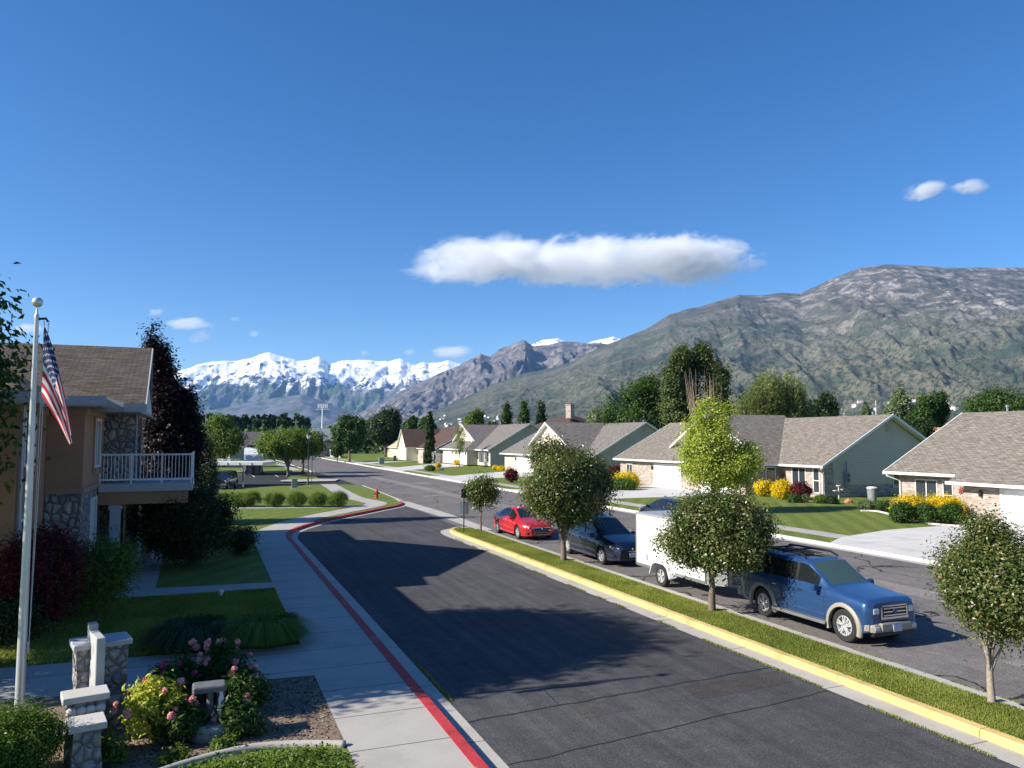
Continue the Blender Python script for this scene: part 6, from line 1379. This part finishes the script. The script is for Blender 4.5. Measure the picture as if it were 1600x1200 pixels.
m=MB(); m.tube([(-.22,0,.40),(.22,0,.40)],[.07,.07],10); m.tube([(0,-.2,.36),(0,0,.36)],[.085,.085],10); part(m,'outlet_cap',HR,t,40)
# sign seen from behind on the median end
q=P(722.5,834,.13); t=thing('road_sign','thin post with two sign plates seen from behind at the median tip','sign',(12.25,37.6,.13)); BK=simple('sign_back',(.36,.39,.42),.4,.6,.06)
m=MB(); m.tube([(0,0,-.1),(0,0,2.22)],.03,8); part(m,'post',DARKM,t)
m=MB(); m.cbox((.03,.05,1.22),(.46,.015,.62),rz=-.32); part(m,'panel',BK,t); m=MB(); m.cbox((.03,.05,1.95),(.30,.015,.46),rz=-.1); part(m,'panel',DARKM,t)
q=P(459.5,763,.12); UG=simple('utility_green',(.20,.26,.21),.6,0,.1); 
def ubox(label,px,py,w,h,dp,mat=UG):
    q=P(px,py,.12); t=thing('utility_box',label,'utility box',q,R(-6)); m=MB(); m.rbox((0,0,h/2),(w,dp,h),.03); part(m,'cabinet',mat,t); m=MB(); m.rbox((0,0,.0),(w+.15,dp+.15,.08),.02); part(m,'base',CONC2,t); m=MB(); m.cbox((0,-dp/2-.012,h*.5),(w*.8,.02,h*.75)); part(m,'door_panel',mat,t)
ubox('pale green utility box at the lawn edge by the lamp post',460,763,.55,.95,.5); ubox('green utility box across the street on the lawn',596,725,1.0,1.25,.9); ubox('small green utility pedestal right of the larger green box',617,720,.6,1.1,.5)
# sprinkler box / lawn light
q=P(345,932,.12); t=thing('lawn_light','small white fixture standing in the dark lawn','lawn light',q); m=MB(); m.lathe([(.05,0),(.05,.12),(.08,.13),(.08,.20),(.001,.23)],10); part(m,'head',OFFW,t,40)
# carports
def carport(label,px0,px1,py,d,dp,th,posts):
    a=PD(px0,py,d);b=PD(px1,py,d); t=thing('carport',label,'carport',(b.x,b.y,0)); ang=math.atan2(b.y-a.y,b.x-a.x); Lg=(b-a).length; z=a.z
    t.rotation_euler=(0,0,ang); m=MB(); m.box((-Lg,0,z-th),(0,dp,z+.02)); 
    for k in range(14): m.box((-Lg+k*Lg/14,-.06,z-th),(-Lg+k*Lg/14+.1,-.001,z+.01))
    part(m,'roof',simple('carport_roof',(.66,.65,.60),.5,.1,.05),t)
    for f in posts:
        for yy in (.9,): m=MB(); m.cbox((-Lg*f,yy,z/2-.03),(.14,.14,z)); part(m,'post',METAL,t)
    return t
carport('near white roofed carport over the black vehicle',150,412,722.5,77.5,4.6,.26,(.13,.5,.85)); carport('far pale carport roof left of the camper',200,362,717,128,4.5,.3,(.35,.8))
q=P(310,752,.1); t=thing('garden_lantern','small white domed roof beside the columnar evergreen','bollard',PD(310,765,60)); t.location.z=0; m=MB(); m.lathe([(.25,-.0),(.25,2.0),(.55,2.05),(.3,2.35),(.05,2.6),(.001,2.65)],12); part(m,'hood',WHITE,t,40)
# white fence far off
def fence(name,label,a,b,h,mat,nb=10):
    t=thing(name,label,'fence',(a[0],a[1],0)); d=Vector((b[0]-a[0],b[1]-a[1],0)); L_=d.length; an=math.atan2(d.y,d.x); t.rotation_euler=(0,0,an)
    m=MB(); m.box((0,-.03,.08),(L_,.03,h)); m.box((0,-.05,h),(L_,.05,h+.08)); part(m,'panel',mat,t)
    for k in range(nb+1): m=MB(); m.rbox((L_*k/nb,0,h/2+.08),(.14,.14,h+.16),.02); part(m,'post',mat,t)
q1=PD(494,706,225);q2=PD(533,709,195); FW=simple('vinyl_fence',(.62,.66,.68),.4,0,.03); fence('vinyl_fence','pale vinyl fence at the far end of the street',q1,q2,1.9,FW,8)
q1=PD(608,707,215);q2=PD(632,708,200); fence('vinyl_fence','short pale fence glimpsed right of the dark broad tree',q1,q2,1.8,FW,5)
# pinkish garden wall and white gate by the driveway
q1=PD(662,716,150); t=thing('garden_wall','pinkish wall and white gate posts beside the driveway','wall',(q1.x,q1.y,.1)); m=MB(); m.box((-.2,-.5,0),(.2,3,2.3)); part(m,'pillar',simple('pinkish',(.52,.36,.30),.8),t)
m=MB(); m.rbox((1.5,-1.2,1.15),(.5,.5,2.3),.05); m.box((1.7,-1.1,0),(9,-1.0,2.0)); part(m,'gate',OFFW,t)
# trash bin and garden bits near house
q=P(1363,784,.12); t=thing('trash_bin','grey trash bin with light lid against the gable wall','trash bin',q); TG=simple('bin_grey',(.22,.24,.24),.5)
m=MB(); m.lathe([(.30,0),(.36,1.0),(.37,1.0)],16); part(m,'body',TG,t,40); m=MB(); m.lathe([(.40,1.0),(.40,1.06),(.30,1.13),(.001,1.16)],16); part(m,'lid',simple('lid_pale',(.55,.57,.57),.5),t,40)
q=P(1311,785,.12); t=thing('bird_feeder','pale garden ornament post with round cups at the gable corner','garden ornament',q); m=MB(); m.tube([(0,0,0),(0,0,1.15)],.05,8); m.lathe([(.02,1.1),(.18,1.2),(.19,1.28),(.001,1.25)],12); m.lathe([(.02,.75),(.16,.85),(.17,.92),(.001,.9)],12,(-.35,0,0)); m.tube([(-.35,0,.8),(0,0,.6)],.03,6); m.lathe([(.02,.85),(.14,.93),(.15,1.0),(.001,.98)],12,(.25,-.1,0)); part(m,'cup',simple('ornament_pale',(.5,.49,.45),.7),t,40)
q=P(1328,783,.12); t=thing('electric_meter','grey electric meter box on the gable wall','meter',(48.6,48.58,.12)); m=MB(); m.box((-.25,-.14,.9),(.15,0,2.1)); m.box((-.1,-.12,2.1),(-.02,-.04,2.9)); m.lathe([(.13,0),(.13,.1),(.1,.14),(.001,.15)],12,(.0,-.28,1.75),axis='y'); m.lathe([(.13,0),(.13,.1),(.001,.15)],12,(.0,-.28,1.4),axis='y'); part(m,'cabinet',simple('meter_grey',(.22,.27,.33),.5),t)
m=MB(); 
def boulder(label,px,py,r,seed,c=(.42,.28,.22)):
    q=P(px,py,.1); bm=bmesh.new(); bmesh.ops.create_icosphere(bm,subdivisions=3,radius=r)
    for v in bm.verts: v.co*=1+.22*float(vnoise(np.array([v.co.x*2/r]),np.array([v.co.y*2/r]),np.array([v.co.z*2/r]),seed)[0]); v.co.z*=.72
    me=bpy.data.meshes.new('boulder'); bm.to_mesh(me); bm.free(); me.materials.append(simple('boulder_%d'%seed,c,.9,0,.3,6,bmp=.5)); o=bpy.data.objects.new('boulder',me); COL.objects.link(o); o.location=q+Vector((0,0,r*.3)); tag(o,label,'rock'); return o
boulder('reddish boulder between the green bushes and the mow kerb',1454,819,.30,1); boulder('small orange rock left of the reddish boulder',1419,813,.16,2,(.4,.3,.18)); boulder('small orange rocks by the gable wall',1326,786,.3,3,(.45,.2,.1)); boulder('dark low rock at the driveway corner plants',688,735,.5,4,(.12,.11,.10))
mk2=MB(); l2=smoothline([P(1345,799,.12)[:2],P(1372,800,.12)[:2],P(1400,807,.12)[:2],P(1430,815,.12)[:2],P(1460,820,.12)[:2],P(1500,823,.12)[:2]],6); mk2.tube([(p.x,p.y,.14) for p in l2],.08,6); struct(mk2.build('mow_kerb',CONCF,smooth=180,uv=False))
# tall floodlight mast, utility poles, wire
def mast():
    d=420; q=PD(504,686,d); t=thing('floodlight_mast','tall white floodlight mast beyond the trees','floodlight',(q.x,q.y,0)); H_=EYE+(HOR-636)/F*d; MW=simple('mast_white',(.66,.67,.68),.5)
    m=MB(); m.tube([(0,0,0),(0,0,H_)],[.65,.35],8); part(m,'mast',MW,t); 
    a=-YAW
    m=MB(); m.cbox((0,0,H_-1.2),(7.5,.5,.3),rz=a); m.cbox((0,0,H_+1.0),(5.5,.4,.3),rz=a)
    for k in range(6): m.cbox((math.cos(a)*(-2.3+k*.95),math.sin(a)*(-2.3+k*.95),H_+.6),(.55,.6,2.2),rz=a)
    part(m,'floodlight',MW,t)
mast()
def upole(label,px,top,d,w,col=(.42,.33,.24)):
    q=PD(px,686,d); t=thing('utility_pole',label,'utility pole',(q.x,q.y,0)); H_=EYE+(HOR-top)/F*d; m=MB(); m.tube([(0,0,-.2),(0,0,H_)],[w,w*.7],8); part(m,'pole',simple('pole_wood',col,.9,0,.2,4),t); m=MB(); m.cbox((0,0,H_-.9),(1.6,.14,.14),rz=-YAW); m.cbox((.3,0,H_-2.6),(.4,.4,.8)); part(m,'crossarm',DARKM if w<.1 else METAL,t); return q,H_
a1,h1=upole('wooden utility pole standing in front of the loose light green tree',1369,626,128,.15); a2,h2=upole('pale utility pole top rising above the bright yellow green tree',1111,612,108,.15,(.55,.5,.42))
a3,h3=upole('slim dark utility pole left of the conifer row',322,640,190,.1); a4,h4=upole('slim dark pole behind the lamp post tree',463,655,240,.1)
m=MB()
def wire(m,p,q,sag=1.0,n=10):
    m.tube([Vector(p).lerp(Vector(q),k/n)-Vector((0,0,sag*4*(k/n)*(1-k/n))) for k in range(n+1)],.035,4,cap=False)
e1=PD(1760,668,120)
wire(m,(a1.x,a1.y,h1-4.5),e1,.6); wire(m,(a1.x,a1.y,h1-4.5),(a2.x,a2.y,h2-3),1.2); o=m.build('power_line',simple('wire',(.3,.3,.3),.6),uv=False); tag(o,'thin overhead power line behind the roof ridges','power line')
m=MB(); wire(m,(a3.x,a3.y,6.4),(a4.x,a4.y,8.1),.5); wire(m,(a3.x,a3.y,6.4),PD(200,664,150),.5); wire(m,(a4.x,a4.y,8.1),PD(620,664,330),1); o=m.build('power_line',simple('wire2',(.5,.5,.5),.6),uv=False); tag(o,'thin power line crossing in front of the conifer row','power line')
# ---------------- flagpole and flag -----------------
FPX,FPY=-2.72,14.85
t=thing('flagpole','tall silver flagpole with a ball on top','flagpole',(FPX,FPY,.12)); POLE=simple('pole_aluminium',(.60,.61,.62),.36,.45,.05)
m=MB(); m.lathe([(.14,0),(.14,.05),(.10,.09),(.074,.12),(.066,2),(.052,4.4),(.034,6.72),(.04,6.78),(.03,6.82),(.014,6.84),(.014,6.95)],20); part(m,'pole',POLE,t,40)
m=MB(); m.lathe([(.085*math.sin(math.pi*k/12)+.0005,7.03-.085*math.cos(math.pi*k/12)) for k in range(13)],20); part(m,'ball_finial',POLE,t,180)
m=MB(); m.tube([(0,0,6.74),(.14,-.02,6.76),(.17,-.02,6.70)],[.022,.02,.02],6); m.lathe([(.045,-.015),(.045,.015)],10,(.15,-.02,6.70),axis='y'); part(m,'pulley',DARKM,t,40)
m=MB(); m.tube([(.12,-.03,6.70),(.115,-.03,4.5),(.10,-.03,1.35)],.007,4,cap=False); m.tube([(.18,-.02,6.68),(.16,-.05,5.6),(.13,-.04,3.2),(.10,-.03,1.35)],.007,4,cap=False); m.cbox((.09,-.02,1.35),(.03,.03,.16)); part(m,'halyard',simple('rope',(.45,.45,.44),.8),t)
def flag():
    # limp flag: hoist edge vertical along the halyard, fabric falls in folds; uv = (along fly, along hoist)
    nu,nv=72,48; V=[];UV=[]; ztop=6.62
    for i in range(nu+1):
        u=i/nu
        for j in range(nv+1):
            v=j/nv; amp=.055*(1-math.exp(-u*5))*(1-.3*u); ph=v*10.5+u*2.0
            x=.14+.52*u**.8+amp*.5*math.sin(ph); y=-.05+amp*1.25*math.cos(ph)+.02*math.sin(u*9+v*3)
            z=ztop-v*1.20*(1-.80*u)-1.80*u-.02*math.sin(ph)
            V.append((FPX+x*.93,FPY+y-x*.25,z+.12)); UV.append((u,v))
    F=[(i*(nv+1)+j,(i+1)*(nv+1)+j,(i+1)*(nv+1)+j+1,i*(nv+1)+j+1) for i in range(nu) for j in range(nv)]
    me=bpy.data.meshes.new('flag'); me.from_pydata(V,[],F); uv=me.uv_layers.new(name='uv')
    for p in me.polygons:
        p.use_smooth=True
        for li in p.loop_indices: uv.data[li].uv=UV[me.loops[li].vertex_index]
    m_,n,b=_new('flag_cloth'); b.inputs['Roughness'].default_value=.8
    tc=N(n,'ShaderNodeTexCoord'); sep=N(n,'ShaderNodeSeparateXYZ'); n.links.new(tc.outputs['UV'],sep.inputs[0])
    def mth(op,a,bv=None,a2=None):
        o=N(n,'ShaderNodeMath',operation=op); n.links.new(a,o.inputs[0])
        if a2 is not None: n.links.new(a2,o.inputs[1])
        elif bv is not None: o.inputs[1].default_value=bv
        return o.outputs[0]
    u,v=sep.outputs[0],sep.outputs[1]
    st=mth('LESS_THAN',mth('FRACT',mth('MULTIPLY',v,6.5)),.5) # 13 stripes, red first
    col=mixc(n,st,(.82,.80,.78),(.55,.03,.045))
    can=mth('MULTIPLY',mth('LESS_THAN',u,.40),a2=mth('LESS_THAN',v,7/13))
    col=mixc(n,can,col,(.02,.035,.13))
    # stars: staggered grid of dots
    gu=mth('MULTIPLY',u,6/.40); gv=mth('MULTIPLY',v,5/(7/13))
    def dots(ou,ov):
        a=mth('SUBTRACT',mth('FRACT',mth('ADD',gu,ou)),.5); b_=mth('SUBTRACT',mth('FRACT',mth('ADD',gv,ov)),.5)
        return mth('LESS_THAN',mth('ADD',mth('MULTIPLY',a,a2=a),a2=mth('MULTIPLY',b_,a2=b_)),.022)
    dd=mth('MAXIMUM',dots(0,0),a2=dots(.5,.5)); col=mixc(n,mth('MULTIPLY',dd,a2=can),col,(.82,.82,.82))
    n.links.new(col,b.inputs['Base Color'])
    tr=N(n,'ShaderNodeBsdfTranslucent'); n.links.new(col,tr.inputs[0]); mx=N(n,'ShaderNodeMixShader'); mx.inputs[0].default_value=.3; n.links.new(b.outputs[0],mx.inputs[1]); n.links.new(tr.outputs[0],mx.inputs[2]); n.links.new(mx.outputs[0],n.nodes['Material Output'].inputs[0])
    me.materials.append(m_); o=bpy.data.objects.new('flag',me); COL.objects.link(o); tag(o,'limp red, white and blue striped flag hanging from the flagpole','flag')
flag()
# ---------------- stone monument -----------------
STONE=cobble('pier_stone',[(.30,.29,.28),(.45,.42,.38),(.24,.24,.25),(.38,.35,.31)],6.5,(.16,.15,.14)); CAP=concrete('cap_stone',(.50,.48,.44)); BRZ=concrete('slab_stone',(.42,.42,.41))
def pillar(name,label,cat,x,y,w,d,h,rz,cap=.08,studs=0,cw=.06,capm=CAP):
    t=thing(name,label,cat,(x,y,.1),rz); m=MB(); n=9
    bm=bmesh.new(); bmesh.ops.create_cube(bm,size=1); bmesh.ops.subdivide_edges(bm,edges=bm.edges,cuts=9,use_grid_fill=True)
    for v in bm.verts:
        v.co.x*=w; v.co.y*=d; v.co.z=(v.co.z+.5)*(h-cap)
        k=float(vnoise(np.array([v.co.x*6+x*9]),np.array([v.co.y*6]),np.array([v.co.z*6]),3)[0])*.022
        v.co.x+=k*(1 if v.co.x>0 else -1)*(abs(abs(v.co.x)-w/2)<.01); v.co.y+=k*(1 if v.co.y>0 else -1)*(abs(abs(v.co.y)-d/2)<.01)
    me=bpy.data.meshes.new('stonework'); bm.to_mesh(me); bm.free(); me.materials.append(STONE); uvbox(me); o=bpy.data.objects.new('stonework',me); COL.objects.link(o); o.parent=t
    m=MB(); m.rbox((0,0,h-cap/2),(w+2*cw,d+2*cw,cap),.012); part(m,'cap',capm,t)
    for k in range(studs):
        m=MB(); s=w*(k+.5)/studs-w/2; m.lathe([(.075,0),(.07,.03),(.05,.055),(.001,.065)],14,(s,-d/2-.0,h-cap-.13),axis='y'); 
        for i,v in enumerate(m.v): m.v[i]=(v[0],-d/2-.02-(v[1]+d/2)*1.0,v[2])
        part(m,'stud',CAP,t,60)
    return t
q=P(155,1170,.12)
pillar('stone_pier','tall stone pier with a slate cap behind the thin upright slab','stone pier',-1.55,14.6,.74,.5,1.45,R(14),capm=BLUEW)
pillar('stone_pillar','middle stone block with a pale cap and round studs','stone pillar',-1.60,13.35,.50,.34,.97,R(12),.09,4)
pillar('stone_pillar','lowest stone block with a pale cap at the bottom of the group','stone pillar',-1.50,12.78,.36,.38,.74,R(12),.09,0)
t=thing('stone_slab','thin upright pale stone slab standing against the stone pier','stone slab',(-1.55,14.12,.12),R(16)); m=MB(); m.rbox((0,0,.80),(.13,.62,1.62),.01); m.rbox((.0,.42,.86),(.13,.18,1.70),.01); part(m,'slab',BRZ,t)
q=P(333,1150,.12); t=thing('garden_fountain','round grey stone base with a small tray and upright candle shaped post','garden ornament',q); m=MB(); m.lathe([(.34,0),(.38,.06),(.38,.20),(.34,.26),(.001,.25)],24); part(m,'base',simple('stone_mid',(.26,.26,.26),.9,0,.2,9),t,40)
m=MB(); m.tube([(-.06,0,.2),(-.06,0,.75)],.05,10); m.rbox((-.08,0,.78),(.5,.34,.10),.03); part(m,'tray',simple('stone_dark',(.12,.12,.13),.8,0,.2,9),t)
m=MB(); m.lathe([(.05,.25),(.05,.62),(.03,.66),(.02,.74),(.001,.75)],12,(.1,-.1,0)); part(m,'post',simple('metal_pale',(.5,.5,.5),.4,.6),t,40)
